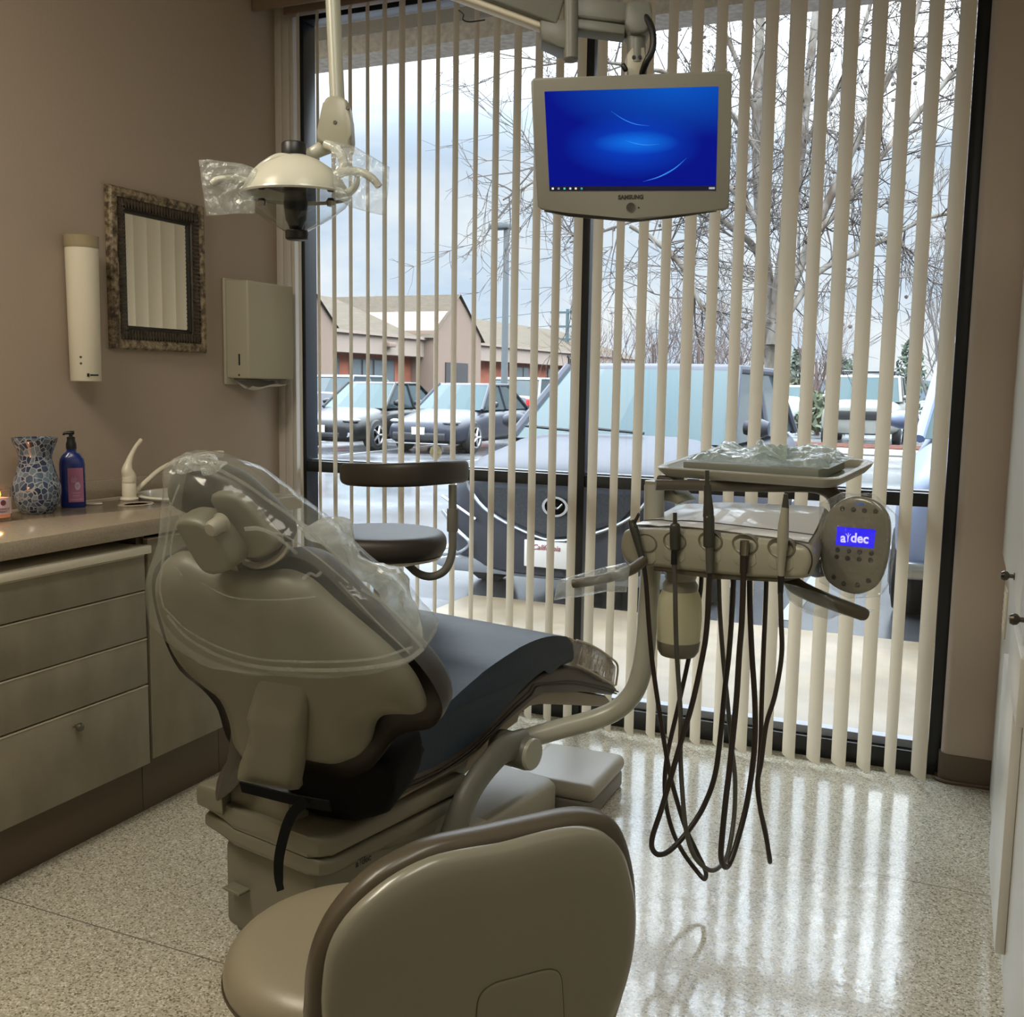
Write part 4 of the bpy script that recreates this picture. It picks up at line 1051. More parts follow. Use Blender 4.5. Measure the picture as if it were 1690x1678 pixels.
# handpieces in their holders, each with its tubing
def hpiece(label, segs, hose, hose_r=.0062, hm=None, name='handpiece', extra=None):
    def hd(q):
        return H.w(*H.uv(q[0], q[1], .036), .036) if q[2] == d0 else dep(*q)
    x0, y0 = segs[0][0][0][:2]
    dl = (H.w(*H.uv(x0, 905, .036), .036) - CAM).dot(FW) - d0
    p0 = hd(segs[0][0][0])
    t_ = thing(name, label, 'dental handpiece' if name == 'handpiece' else 'dental syringe', p0, 'handpieces on the delivery head')
    for nm, pts_, rs, m_ in [(s[2], s[0], s[1], s[3]) for s in segs]:
        obj(nm, tube(new(), [hd(q) for q in pts_], rs, 16, 3), m_, t_)
    if extra: extra(t_)
    obj('hose', tube(new(), [hd(q) if q[2] == d0 else dep(q[0], q[1], q[2] + dl) for q in hose], hose_r, 12, 7), hm or M['rubber'], t_)
    return t_
d0 = 2.41
def syr(t_):
    for k, (x, y) in enumerate(((1043, 862), (1048, 867))):
        obj('button', lathe(new(), [(0, .010), (.0042, .010), (.005, .006), (.005, -.006), (0, -.006)], H.w(*H.uv(x, y, .036), .036), -FW, 12), M['hp_grey'], t_)
hpiece('grey air-water syringe in the leftmost holder, its hose looping lowest',
       [([(1047, 862, d0), (1051, 855, d0), (1055, 847, d0)], [.0045, .0045, .004], 'nozzle', M['hp_grey']),
        ([(1042, 859, d0), (1046, 872, d0), (1051, 890, d0), (1056, 908, d0), (1061, 926, d0)], [.009, .0115, .0105, .009, .0085], 'body', M['hp_grey'])],
       [(1060, 920, d0), (1066, 960, 2.42), (1071, 1030, 2.43), (1077, 1095, 2.44), (1086, 1159, 2.44), (1100, 1247, 2.44), (1110, 1295, 2.44), (1129, 1359, 2.45), (1148, 1402, 2.46), (1164, 1436, 2.47), (1163, 1450, 2.49), (1153, 1441, 2.51), (1129, 1409, 2.53), (1112, 1376, 2.54), (1101, 1337, 2.55), (1097, 1295, 2.56), (1101, 1247, 2.56), (1117, 1175, 2.56), (1134, 1099, 2.56), (1147, 1030, 2.55), (1156, 975, 2.54), (1158, 943, 2.53)], .0062, None, 'air_water_syringe', syr)
hpiece('short dark handpiece with threaded tip and black sleeve, on the grey hose',
       [([(1114, 846, d0), (1114, 864, d0)], [.0052, .0055], 'tip', M['hp_grey']),
        ([(1114, 863, d0), (1114, 868, d0), (1114, 890, d0), (1114, 906, d0)], [.008, .0128, .0132, .012], 'body', M['hp_grey']),
        ([(1113, 904, d0), (1112, 931, d0)], [.0075, .0075], 'sleeve', M['black_plastic'])],
       [(1112, 926, d0), (1114, 960, 2.41), (1115, 1020, 2.41), (1117, 1080, 2.41), (1123, 1175, 2.42), (1123, 1247, 2.42), (1127, 1318, 2.43), (1133, 1373, 2.44), (1145, 1411, 2.46), (1164, 1432, 2.48), (1180, 1435, 2.50), (1197, 1418, 2.53), (1205, 1392, 2.55), (1212, 1342, 2.58), (1213, 1283, 2.58), (1208, 1235, 2.58), (1200, 1151, 2.57), (1194, 1092, 2.56), (1188, 1010, 2.55), (1186, 947, 2.53)], .0060, M['rubber_grey'])
hpiece('tall grey handpiece standing highest on the delivery head',
       [([(1167, 776, d0), (1167, 802, d0)], [.005, .0055], 'tip', M['hp_grey']),
        ([(1167, 800, d0), (1168, 818, d0), (1169, 840, d0), (1169, 853, d0)], [.0092, .0095, .0125, .0132], 'neck', M['hp_grey']),
        ([(1169, 853, d0), (1170, 856, d0), (1170, 898, d0), (1170, 902, d0)], [.0125, .0134, .0134, .011], 'body', M['hp_grey']),
        ([(1171, 900, d0), (1172, 945, d0)], [.010, .0098], 'connector', M['rubber_grey'])],
       [(1172, 940, d0), (1170, 980, 2.42), (1166, 1040, 2.43), (1160, 1080, 2.44), (1143, 1159, 2.47), (1124, 1223, 2.48), (1107, 1283, 2.49), (1091, 1337, 2.50), (1077, 1380, 2.51), (1077, 1401, 2.52), (1088, 1410, 2.53), (1107, 1402, 2.54), (1134, 1373, 2.56), (1160, 1333, 2.57), (1179, 1283, 2.575), (1188, 1223, 2.59), (1196, 1140, 2.59), (1203, 1080, 2.58), (1208, 1010, 2.56), (1211, 949, 2.54)], .0068)
hpiece('stubby open metal connector, without a handpiece on it, fourth holder from the left',
       [([(1229, 892, d0), (1228, 916, d0)], [.0105, .0105], 'metal_end', M['steel']),
        ([(1228, 914, d0), (1227, 946, d0)], [.0092, .0088], 'connector', M['rubber'])],
       [(1227, 940, d0), (1226, 980, 2.42), (1224, 1030, 2.43), (1220, 1080, 2.44), (1215, 1159, 2.44), (1205, 1259, 2.45), (1198, 1318, 2.45), (1192, 1378, 2.46), (1190, 1413, 2.47), (1196, 1430, 2.49), (1205, 1422, 2.51), (1219, 1380, 2.53), (1234, 1318, 2.55), (1245, 1235, 2.56), (1246, 1163, 2.56), (1241, 1080, 2.56), (1238, 1010, 2.55), (1237, 951, 2.54)], .0070)
hpiece('tapered cream scaler handpiece with a dark tip, in the rightmost holder',
       [([(1297, 815, d0), (1296, 838, d0)], [.0048, .0082], 'tip', M['hp_grey']),
        ([(1296, 837, d0), (1293, 866, d0), (1292, 890, d0), (1290, 920, d0), (1289, 952, d0)], [.0082, .0120, .0128, .0098, .0070], 'body', M['cream']),
        ([(1289, 950, d0), (1288, 980, d0)], [.0075, .0062], 'strain_relief', M['black_plastic'])],
       [(1288, 975, d0), (1289, 1020, 2.42), (1290, 1080, 2.43), (1279, 1147, 2.45), (1265, 1194, 2.46), (1256, 1259, 2.47), (1250, 1294, 2.48), (1255, 1337, 2.49), (1264, 1380, 2.50), (1270, 1414, 2.51), (1270, 1419, 2.53), (1264, 1376, 2.55), (1254, 1330, 2.56), (1251, 1290, 2.56), (1255, 1235, 2.56), (1257, 1163, 2.56), (1260, 1080, 2.56), (1263, 1010, 2.55), (1265, 953, 2.54)], .0055)

# grab handles with clear sleeves
lh = obj('handle', tube(new(), at([(1062, 925, 2.50), (1045, 938, 2.46), (1020, 948, 2.42), (985, 957, 2.38), (952, 962, 2.36), (945, 963, 2.36)]), [.012, .0135, .0125, .0118, .0115, .010], 16, 5), M['olive_dark'], unit)
rh = obj('handle', tube(new(), at([(1302, 945, 2.48), (1308, 962, 2.45), (1330, 976, 2.42), (1365, 991, 2.39), (1400, 1004, 2.37), (1424, 1013, 2.36), (1429, 1015, 2.36)]), [.019, .020, .019, .018, .017, .016, .012], 16, 5), M['olive_dark'], unit)
def sleeve(name, label, px_, d, front=.012, back=.012, amp=.010, fr=None):
    c = px_[0]; cx = sum(p[0] for p in px_) / len(px_); cy = sum(p[1] for p in px_) / len(px_)
    f_ = fr or Frame(dep(cx, cy, d), RT, UP)
    o = obj(name, pillow(new(), f_.uvs(px_), f_, front, back, .012, .008, edge=.0006, warp=lambda u, v, s: noise.noise(V3((u * 40, v * 40, d))) * amp), M['sleeve'])
    return tag(o, label, 'plastic sleeve')
sleeve('handle_sleeve', 'clear plastic sleeve over the left grab handle of the delivery head', [(921, 957), (960, 946), (1000, 935), (1032, 928), (1040, 934), (1036, 960), (1034, 977), (1000, 976), (960, 984), (914, 990)], 2.37, .016, .022)
sleeve('handle_sleeve', 'clear plastic sleeve slipped over the right grab handle under the keypad', [(1294, 962), (1312, 966), (1360, 980), (1405, 996), (1428, 1004), (1446, 1007), (1428, 1012), (1420, 1022), (1388, 1014), (1366, 1022), (1330, 1012), (1302, 990)], 2.385, .018, .024)
# keypad
kpx = [(1356, 903), (1361, 866), (1373, 840), (1393, 824), (1417, 819), (1443, 825), (1461, 841), (1469, 862), (1468, 900), (1461, 938), (1449, 963), (1431, 976), (1411, 980), (1384, 971), (1365, 955), (1357, 930)]
KU = math.radians(20)
K = Frame(dep(1412, 900, 2.34), (math.cos(KU), -math.sin(KU), 0), V3((0, 0, 1)) + V3((math.sin(KU), math.cos(KU), 0)) * .12)
kp_ = obj('keypad', pillow(new(), smooth2(K.uvs(kpx), 3), K, .010, .016, .022, .012, edge=.005), mat('grey_keypad', (112, 108, 94), .22, coat=.4), unit, True, 60)
KB = .0102
spx_ = K.uvs([(1382, 868.6), (1446, 874), (1442, 905), (1379, 899)], KB)
bm = new(); bm.faces.new([bm.verts.new(K.w(a, b, KB + .0006)) for a, b in spx_])
sc_ = obj('screen', bm, mat('blue_lcd', (20, 10, 200), .3, emis=(30, 8, 235), emis_s=.42), kp_)
u, v = K.uv(1410, 888, KB)
kf = Frame(K.w(u, v, KB + .001), (K.w(*K.uv(1446, 873.5, KB), KB) - K.w(*K.uv(1382, 868.6, KB), KB)), K.v)
bm = new(); text_bm(bm, 'a', kf, -.026, -.002, .030, .0002, .0003, .0008); text_bm(bm, 'dec', kf, .013, 0, .030, .0002, .0003, .0008)
for k in (-1, 0, 1): tube(bm, [kf.w(-.0145, -.010, .0003), kf.w(-.0145 + k * .001, .002, .0003), kf.w(-.0145 + k * .006, .011 - abs(k) * .002, .0003)], .0007, 6, 2)
obj('screen_letters', bm, mat('pale_lcd_letters', (215, 210, 235), .4, emis=(200, 195, 235), emis_s=.38), sc_, False)
u, v = K.uv(1418, 831.5, KB)
bm = new(); kf2 = Frame(K.w(u, v, .0095), kf.u, K.v); text_bm(bm, 'a-dec', kf2, 0, 0, .010, .0002, .0004, .0008)
obj('maker_mark', bm, mat('blue_logo', (40, 110, 200), .4), kp_, False)
mb = mat('dark_key', (52, 48, 40), .35)
def kpt(x, y): return K.w(*K.uv(1340 + x / 6.993, 800 + y / 6.993, KB), KB - .0008)
for x, y in ((350, 272), (480, 285), (605, 298), (735, 305), (295, 750), (425, 763), (550, 776), (685, 788), (285, 830), (412, 845), (545, 858), (677, 870), (252, 1065), (365, 1140), (525, 1155), (652, 1105)):
    obj('key', lathe(new(), [(0, .0026), (.0046, .0024), (.0058, .0012), (.0058, -.003), (0, -.003)], kpt(x, y), K.n, 14), mb, kp_)
obj('keypad_arm', band(new(), at([(1335, 935, 2.50), (1350, 940, 2.44), (1375, 935, 2.375)]), H.n, .035, .018), M['olive_dark'], unit)
sleeve('keypad_sleeve', 'clear wrinkled sleeve over the keypad with the blue screen', [(1352, 830), (1390, 812), (1440, 814), (1478, 850), (1476, 880), (1466, 960), (1450, 985), (1400, 988), (1352, 960)], 2.335, .004, .034, .002, Frame(K.w(0, 0, .020), K.u, K.v)).data.materials[0] = film('keypad_film', (230, 235, 232), .05, .35, .05, .9, 30, 1.5)

# tray over the head: holder arms, tray, cassette in its wrap
TU = math.radians(13)
tu = V3((math.cos(TU), -math.sin(TU), 0)); tb = V3((math.sin(TU), math.cos(TU), .10)).normalized()
T = Frame(dep(1210, 787, 2.60), tu, tb)          # u along the front edge, v backwards, n up
tr = thing('instrument_tray', 'olive grey oblong tray with a raised rim over the delivery head', 'tray', T.w(0, .15, -.02))
L_, R_ = T.uv(1063, 778)[0], T.uv(1388, 778)[0]
def rrect(x0, x1, y0, y1, r, k=6):
    o = []
    for cx, cy, a0 in ((x1 - r, y1 - r, 0), (x0 + r, y1 - r, PI / 2), (x0 + r, y0 + r, PI), (x1 - r, y0 + r, 1.5 * PI)):
        for i in range(k + 1): o.append((cx + r * math.cos(a0 + PI / 2 * i / k), cy + r * math.sin(a0 + PI / 2 * i / k)))
    return o
xl, xr = -.225, .262
rings = []
for ins, h in ((.03, -.016), (.012, -.014), (0, .000), (-.004, .010), (.003, .014), (.012, .010), (.022, -.004), (.04, -.006)):
    rings.append([T.w(a, b, h) for a, b in rrect(xl + ins, xr - ins, 0 + ins, .30 - ins, .035)])
obj('tray_body', loft(new(), rings), M['cream'], tr, True, 50)
bm = new()
tube(bm, at([(1082, 800, 2.66), (1150, 801, 2.66), (1250, 803, 2.66), (1330, 803, 2.64), (1358, 806, 2.62), (1376, 818, 2.60), (1384, 840, 2.58), (1387, 880, 2.57), (1370, 925, 2.55), (1340, 938, 2.55)]), [.014, .014, .014, .015, .018, .020, .020, .020, .018, .015], 14, 5)
obj('tray_arm', bm, M['olive_dark'], unit)
bm = new(); box(bm, (-.010, .0, -.05), (.05, .06, -.014), .010, 3, FM(Frame(T.w(xl, .02, 0), T.u, T.v)))
obj('tray_bracket', bm, M['olive_dark'], unit)
bm = prism(new(), H.uvs([(1066, 792), (1100, 796), (1130, 826), (1120, 832), (1082, 822), (1066, 806)], -.18), H, -.24, -.17, .008, 2)
obj('tray_knuckle', bm, M['cream'], unit)
cs = bxo('cassette', (-.165, .045, .001), (.205, .235, .030), mat('grey_cassette', (128, 132, 122), .4), None, .004, 2, FM(Frame(T.w(0, 0, -.006), T.u, T.v)))
tag(cs, 'flat grey instrument cassette lying on the tray under clear wrap', 'instrument cassette')
M['wrap'] = film('green_white_wrap', (214, 230, 224), .50, .45, .10, .7, 16, 1.4, through=.65)
def wf(s, t_):
    u = -.178 + .405 * s; v = .052 + .20 * t_
    e = min(1, 6 * min(s, 1 - s)) * min(1, 6 * min(t_, 1 - t_))
    h = .026 * min(1, e * 3) + .028 * abs(noise.noise(V3((u * 13, v * 11, 1)))) + .010 * abs(noise.noise(V3((u * 34, v * 30, 7)))) + .010
    h += .018 * max(0, 1 - abs(s - .58) / .14) * max(0, 1 - abs(t_ - .4) / .4)
    return T.w(u, v, max(.027, h * (.5 + .5 * min(1, e * 2))))
o = obj('cassette_wrap', sheet(new(), 44, 24, wf), M['wrap'], None, True, 25)
tag(o, 'crumpled clear greenish wrap over the instrument cassette on the tray', 'plastic wrap')
def w2(s, t_):
    return T.w(.035 + .085 * s - .02 * t_, .05 + .06 * t_, .050 + .022 * t_ + .008 * math.sin(5 * s + t_) + .004 * math.sin(14 * s * t_))
o2 = obj('folded_flap', sheet(new(), 14, 8, w2), film('pale_green_flap', (200, 216, 208), .9, .4, .15, .4, 20), o, True, 40)

# utility box on the floor by the chair
fb = thing('floor_box', 'white topped grey utility box on the floor by the chair base', 'floor box', (-1.10, 3.05, 0))
bm = box(new(), (-1.24, 2.90, 0), (-.972, 3.22, .058), .012, 3); obj('box_base', bm, mat('grey_plinth', (120, 114, 106), .45), fb)
bm = box(new(), (-1.248, 2.892, .056), (-.964, 3.228, .112), .026, 5); obj('box_cover', bm, mat('greige_box_cover', (160, 153, 138), .4), fb)

# ================================================================ dental lamp over the headrest
LD = 2.15; ls = LD / FPX
lamp = thing('dental_lamp', 'white dental operating lamp with clear shield, hanging above the headrest', 'dental lamp', dep(488, 400, LD))
LC = dep(488, 310, LD)
M['lamp_white'] = mat('lamp_off_white', (184, 183, 170), .25, coat=.2)
hz = lambda y: (310 - y) * ls
obj('reflector', lathe(new(), [(0, hz(258)), (18 * ls, hz(258)), (40 * ls, hz(266)), (64 * ls, hz(281)), (80 * ls, hz(298)), (90 * ls, hz(314)), (92 * ls, hz(321)), (88 * ls, hz(321)), (60 * ls, hz(300)), (20 * ls, hz(290)), (0, hz(290))], LC, seg=48, sy=.9), translucent('frosted_reflector', (216, 214, 198), .25, .25), lamp)
obj('shield', lathe(new(), [(93 * ls, hz(321)), (93 * ls, hz(326)), (84 * ls, hz(340)), (62 * ls, hz(356)), (36 * ls, hz(371)), (18 * ls, hz(381))], LC, seg=48, sy=.9), thin_glass('clear_shield', (.95, .97, .97), 1.6), lamp)
obj('shield_rim', lathe(new(), [(93.5 * ls, hz(318)), (95 * ls, hz(321)), (93.5 * ls, hz(324)), (92 * ls, hz(321)), (93.5 * ls, hz(318))], LC, seg=48, sy=.9), M['lamp_white'], lamp)
obj('top_knob', lathe(new(), [(0, hz(238)), (18 * ls, hz(238)), (20.5 * ls, hz(241)), (20.5 * ls, hz(266)), (17 * ls, hz(276)), (0, hz(276))], LC + RT * (-2 * ls), seg=28), M['black_plastic'], lamp)
obj('bulb_housing', lathe(new(), [(0, hz(318)), (18 * ls, hz(318)), (20 * ls, hz(335)), (17 * ls, hz(362)), (14 * ls, hz(367)), (9 * ls, hz(380)), (0, hz(380))], LC, seg=28), M['black_plastic'], lamp)
obj('bottom_cap', lathe(new(), [(0, hz(379)), (18 * ls, hz(379)), (19 * ls, hz(382)), (18.5 * ls, hz(392)), (16 * ls, hz(394)), (0, hz(394))], LC + RT * (1 * ls), seg=28), M['black_plastic'], lamp)
for x in (432, 546):
    obj('clip', lathe(new(), [(0, -.012), (.008, -.010), (.010, 0), (.006, .006), (0, .006)], dep(x, 332, LD), (0, 0, 1), 12), M['steel'], lamp)
def lt(name, pts, r, m=None, parent=None): return obj(name, tube(new(), at([(a, b, c) for a, b, c in pts]), r, 14, 6), m or M['lamp_white'], parent or lamp)
lt('handle', [(350, 304, 2.08), (358, 298, 2.08), (376, 295, 2.09), (396, 297, 2.12), (412, 303, 2.14)], [.0075, .008, .008, .0085, .009])
lt('handle_strut', [(388, 297, 2.10), (394, 304, 2.12), (404, 314, 2.14)], [.0055, .0055, .006])
lt('handle', [(530, 296, 2.15), (548, 292, 2.13), (570, 283, 2.11), (595, 284, 2.09), (614, 294, 2.08), (626, 308, 2.08)], [.010, .0095, .009, .0085, .008, .0075])
lt('handle_strut', [(558, 321, 2.14), (576, 317, 2.12), (587, 306, 2.11), (590, 290, 2.10)], [.008, .0085, .007, .006])
lt('yoke', [(414, 297, 2.13), (424, 283, 2.12), (442, 269, 2.11), (462, 261, 2.11), (488, 264, 2.11), (508, 270, 2.11), (522, 282, 2.12), (534, 297, 2.13)], [.0085, .0085, .009, .0105, .0095, .009, .009, .009])
lt('neck', [(500, 256, 2.15), (515, 253, 2.15), (530, 246, 2.15), (545, 238, 2.16)], [.012, .013, .015, .018])
lt('swivel_loop', [(538, 238, 2.13), (554, 246, 2.12), (566, 262, 2.12), (566, 280, 2.12), (554, 290, 2.12), (540, 292, 2.13)], [.010, .010, .0105, .0105, .010, .009])
LB = Frame(dep(556, 210, LD), RT, UP)
hb = obj('arm_housing', prism(new(), smooth2(LB.uvs([(544, 167), (558, 165), (571, 169), (579, 180), (582, 215), (583, 242), (578, 252), (562, 250), (540, 244), (526, 236), (530, 212), (537, 178)]), 2), LB, -.028, .028, .010, 3), M['cream'], lamp, True, 50)
for x, y in ((553, 202), (574, 178)):
    obj('screw', lathe(new(), [(0, .0015), (.004, .0015), (.0045, 0), (0, -.002)], LB.w(*LB.uv(x, y, .028), .028), LB.n, 12), M['knob'], hb)
top_ = dep(549, -10, LD); bot_ = dep(557, 172, LD)
lt_p = [bot_, top_, V3((top_.x - .015, top_.y, 2.995))]
obj('drop_tube', tube(new(), lt_p, .0155, 18, 1), M['pipe'], lamp)
obj('ceiling_plate', lathe(new(), [(0, -.03), (.05, -.03), (.07, -.01), (.07, 0), (0, 0)], V3((lt_p[-1].x, lt_p[-1].y, 2.999)), seg=28), M['lamp_white'], lamp)
sleeve('lamp_sleeve', 'clear square plastic sleeve on the left handle of the dental lamp', [(328, 264), (345, 263), (400, 270), (425, 279), (423, 320), (420, 352), (380, 353), (341, 356), (334, 310)], 2.085, .006, .006, .004)
sleeve('lamp_sleeve', 'clear square plastic sleeve on the right handle of the dental lamp', [(545, 232), (582, 240), (610, 256), (643, 276), (640, 320), (636, 356), (600, 348), (576, 340), (552, 326), (548, 285)], 2.075, .006, .006, .004)

# ================================================================ monitor on its ceiling arm
mon = thing('monitor', 'beige framed flat monitor with a blue desktop, hung from the ceiling arm', 'monitor', dep(1042, 365, 2.30))
TL = math.radians(17)
Mo = Frame(dep(1042, 235, 2.30), RT - UP * .0 + UP * .013, UP * math.cos(TL) - FW * math.sin(TL))
M['bezel'] = mat('warm_grey_bezel', (138, 136, 125), .4)
bpx = [(877, 134), (881, 129), (1040, 124), (1203, 117), (1208, 121), (1206, 230), (1203, 342), (1198, 346), (1120, 354), (1058, 362), (1028, 360), (935, 351), (893, 346), (888, 341), (882, 240)]
bz = obj('case', prism(new(), Mo.uvs(bpx), Mo, -.045, .004, .005, 3), M['bezel'], mon, True, 50)
obj('back_case', prism(new(), Mo.uvs([(890, 140), (1196, 131), (1190, 350), (1120, 360), (1050, 368), (940, 358), (900, 350)]), Mo, -.085, -.040, .012, 3), mat('dark_back_case', (70, 68, 62), .5), mon, True, 50)
def screen_mat():
    m = bpy.data.materials.new('blue_desktop_picture'); m.use_nodes = True
    t = m.node_tree; b = t.nodes['Principled BSDF']; n = t.nodes.new; L = t.links.new
    b.inputs['Base Color'].default_value = (.002, .002, .004, 1); b.inputs['Roughness'].default_value = .4; b.inputs['Specular IOR Level'].default_value = .08
    at_ = n('ShaderNodeTexCoord')
    def spot(cx, cy, sx, sy, col, prev):
        mp = n('ShaderNodeMapping'); mp.vector_type = 'TEXTURE'; mp.inputs['Location'].default_value = (cx, cy, 0); mp.inputs['Scale'].default_value = (sx, sy, 1)
        L(at_.outputs['UV'], mp.inputs[0])
        g = n('ShaderNodeTexGradient'); g.gradient_type = 'SPHERICAL'; L(mp.outputs[0], g.inputs[0])
        mx = n('ShaderNodeMix'); mx.data_type = 'RGBA'; L(g.outputs['Fac'], mx.inputs['Factor'])
        if isinstance(prev, tuple): mx.inputs['A'].default_value = prev
        else: L(prev, mx.inputs['A'])
        mx.inputs['B'].default_value = lin(col); return mx.outputs['Result']
    c = spot(.75, 1.05, .75, .55, (0, 84, 190), lin((0, 14, 128)))
    c = spot(.50, .45, .42, .34, (0, 66, 196), c)
    c = spot(.52, .47, .26, .12, (10, 110, 220), c)
    L(c, b.inputs['Emission Color']); b.inputs['Emission Strength'].default_value = .52
    return m
sq = Mo.uvs([(898.5, 151), (1186, 142.5), (1181.5, 314.5), (907, 315)], .0045)
bm = new(); uvl = bm.loops.layers.uv.new('UVMap')
vs = [bm.verts.new(Mo.w(a, b, .0046)) for a, b in (sq[3], sq[2], sq[1], sq[0])]
f = bm.faces.new(vs)
for l, q in zip(f.loops, ((0, 0), (1, 0), (1, 1), (0, 1))): l[uvl].uv = q
scr = obj('screen', bm, screen_mat(), mon, False)
def sp_pt(s, t_, h=.0052):
    a = [sq[3][i] * (1 - s) + sq[2][i] * s for i in (0, 1)]; b_ = [sq[0][i] * (1 - s) + sq[1][i] * s for i in (0, 1)]
    return Mo.w(a[0] * (1 - t_) + b_[0] * t_, a[1] * (1 - t_) + b_[1] * t_, h)
arc = mat('screen_streak', (30, 110, 210), .4, emis=(40, 120, 215), emis_s=.4)
bm = new()
def streak(pts, w0):
    P = smooth_path([sp_pt(*q) for q in pts], 6)
    tube(bm, P, [max(.0002, w0 * math.sin(PI * i / (len(P) - 1))) for i in range(len(P))], 6, 1, flat=(Mo.n, .1))
streak([(.56, .09), (.66, .14), (.75, .22), (.82, .32)], .0016); streak([(.38, .79), (.45, .71), (.52, .66), (.60, .64)], .0009)
streak([(.46, .50), (.52, .47), (.58, .455), (.66, .46)], .0010)
obj('screen_streaks', bm, arc, scr)
bm = new(); bm.faces.new([bm.verts.new(sp_pt(s, t_, .0050)) for s, t_ in ((0, 0), (1, 0), (1, .048), (0, .048))])
tbm = obj('task_bar', bm, mat('dark_taskbar', (4, 8, 34), .4, emis=(4, 8, 34), emis_s=.4), scr, False)
for k, (s, cl) in enumerate(((.02, (220, 225, 235)), (.055, (120, 130, 150)), (.09, (60, 190, 170)), (.125, (190, 195, 205)), (.158, (210, 205, 190)), (.193, (40, 150, 150)), (.975, (150, 155, 170)))):
    w_ = .006 if s < .9 else .018
    bm = new(); bm.faces.new([bm.verts.new(sp_pt(a, b, .0054)) for a, b in ((s - w_, .014), (s + w_, .014), (s + w_, .034), (s - w_, .034))])
    obj('icon', bm, mat('icon', cl, .4, emis=cl, emis_s=.4), tbm, False)
u, v = Mo.uv(1041, 325.5, .004)
bm = new(); text_bm(bm, 'SAMSUNG', Frame(Mo.w(0, 0, .004), Mo.u, Mo.v), u, v, .0125, .0002, .0007, .0006, sx=1.0)
obj('maker_mark', bm, mat('grey_lettering', (60, 58, 54), .4), bz, False)
q = Mo.w(*Mo.uv(1041, 342, .004), .0042)
obj('power_button', lathe(new(), [(.0094, 0), (.0094, .0014), (.0104, .0014), (.0104, 0), (.0094, 0)], q, Mo.n, 28), mat('grey_ring', (110, 106, 98), .4), bz)
obj('power_light', lathe(new(), [(0, .001), (.0018, .001), (.0018, 0)], Mo.w(*Mo.uv(1054, 342.5, .004), .0042), Mo.n, 10), M['black_plastic'], bz)
def beam(bm, p0, p1, w_, h_, up=UP, bev=.006):
    t_ = (p1 - p0).normalized(); s_ = t_.cross(up).normalized(); u_ = s_.cross(t_)
    L = (p1 - p0).length
    MM = Matrix(((t_.x, s_.x, u_.x, p0.x), (t_.y, s_.y, u_.y, p0.y), (t_.z, s_.z, u_.z, p0.z), (0, 0, 0, 1)))
    return box(bm, (0, -w_ / 2, -h_ / 2), (L, w_ / 2, h_ / 2), bev, 3, MM)
arm = thing('ceiling_monitor_mount', 'grey jointed ceiling arm holding the monitor, at the top of the window', 'monitor arm', dep(940, -100, 2.38))
M['arm_paint'] = mat('grey_green_arm_paint', (116, 117, 108), .42)
a0, a1 = dep(560, -118, 2.30), dep(925, 18, 2.38)
obj('upper_arm', beam(new(), a0, a1, .06, .095), M['arm_paint'], arm)
obj('cable_cover', beam(new(), a0 - UP * .055, a0 * .04 + a1 * .96 - UP * .055, .03, .016), M['ivory'], arm)
obj('elbow', lathe(new(), [(0, -.115), (.014, -.115), (.017, -.112), (.017, .07), (0, .07)], dep(942, 18, 2.36), UP, 24), M['arm_paint'], arm)
EB = Frame(dep(920, 66, 2.38), RT, UP)
obj('elbow_block', prism(new(), EB.uvs([(890, 40), (935, 40), (952, 60), (952, 88), (940, 92), (921, 86), (893, 75)]), EB, -.03, .03, .006, 2), M['arm_paint'], arm, True, 50)
obj('fore_arm', prism(new(), EB.uvs([(945, -6), (1038, 12), (1038, 44), (945, 34)]), EB, -.035, .02, .006, 2), M['arm_paint'], arm, True, 50)
obj('fore_arm_cover', prism(new(), EB.uvs([(950, 34), (1032, 45), (1030, 62), (950, 52)]), EB, -.03, .015, .004, 2), M['arm_paint'], arm, True, 50)
obj('wrist', prism(new(), smooth2(EB.uvs([(1031, 16), (1050, 13), (1071, 14), (1073, 40), (1070, 60), (1050, 66), (1036, 62), (1030, 48)]), 2), EB, -.04, .035, .008, 3), M['arm_paint'], arm, True, 50)
obj('wrist_pivot', lathe(new(), [(0, -.045), (.022, -.045), (.022, .03), (0, .03)], dep(1050, 76, 2.38), UP, 24), M['arm_paint'], arm)
obj('tilt_bracket', prism(new(), EB.uvs([(1042, 84), (1062, 84), (1066, 125), (1066, 150), (1033, 150), (1033, 96)]), EB, -.02, .02, .003, 2), M['grey_metal'], arm, True, 50)
bm = new()
for x in (1046, 1056): lathe(bm, [(0, .003), (.0042, .003), (.0042, 0)], EB.w(*EB.uv(x, 95, .02), .02), EB.n, 14)
obj('bracket_hole', bm, M['black_plastic'], arm)
obj('lock_lever', beam(new(), dep(1027, 105, 2.35), dep(1034, 118, 2.35), .010, .012), M['black_plastic'], arm)
o = obj('cable', tube(new(), at([(1060, 20, 2.36), (1073, 40, 2.34), (1078, 62, 2.33), (1076, 84, 2.33), (1066, 104, 2.34), (1060, 122, 2.36), (1058, 145, 2.38)]), .0078, 12, 6), M['black_plastic'], arm)
obj('thin_wire', tube(new(), at([(757, 17, 2.32), (765, 24, 2.31), (764, 32, 2.31), (775, 36, 2.32), (800, 33, 2.34)]), .0016, 8, 6), M['black_plastic'], arm)
obj('ceiling_post', tube(new(), [V3((a0.x, a0.y, a0.z)), V3((a0.x, a0.y, 2.999))], .03, 20, 1), M['arm_paint'], arm)

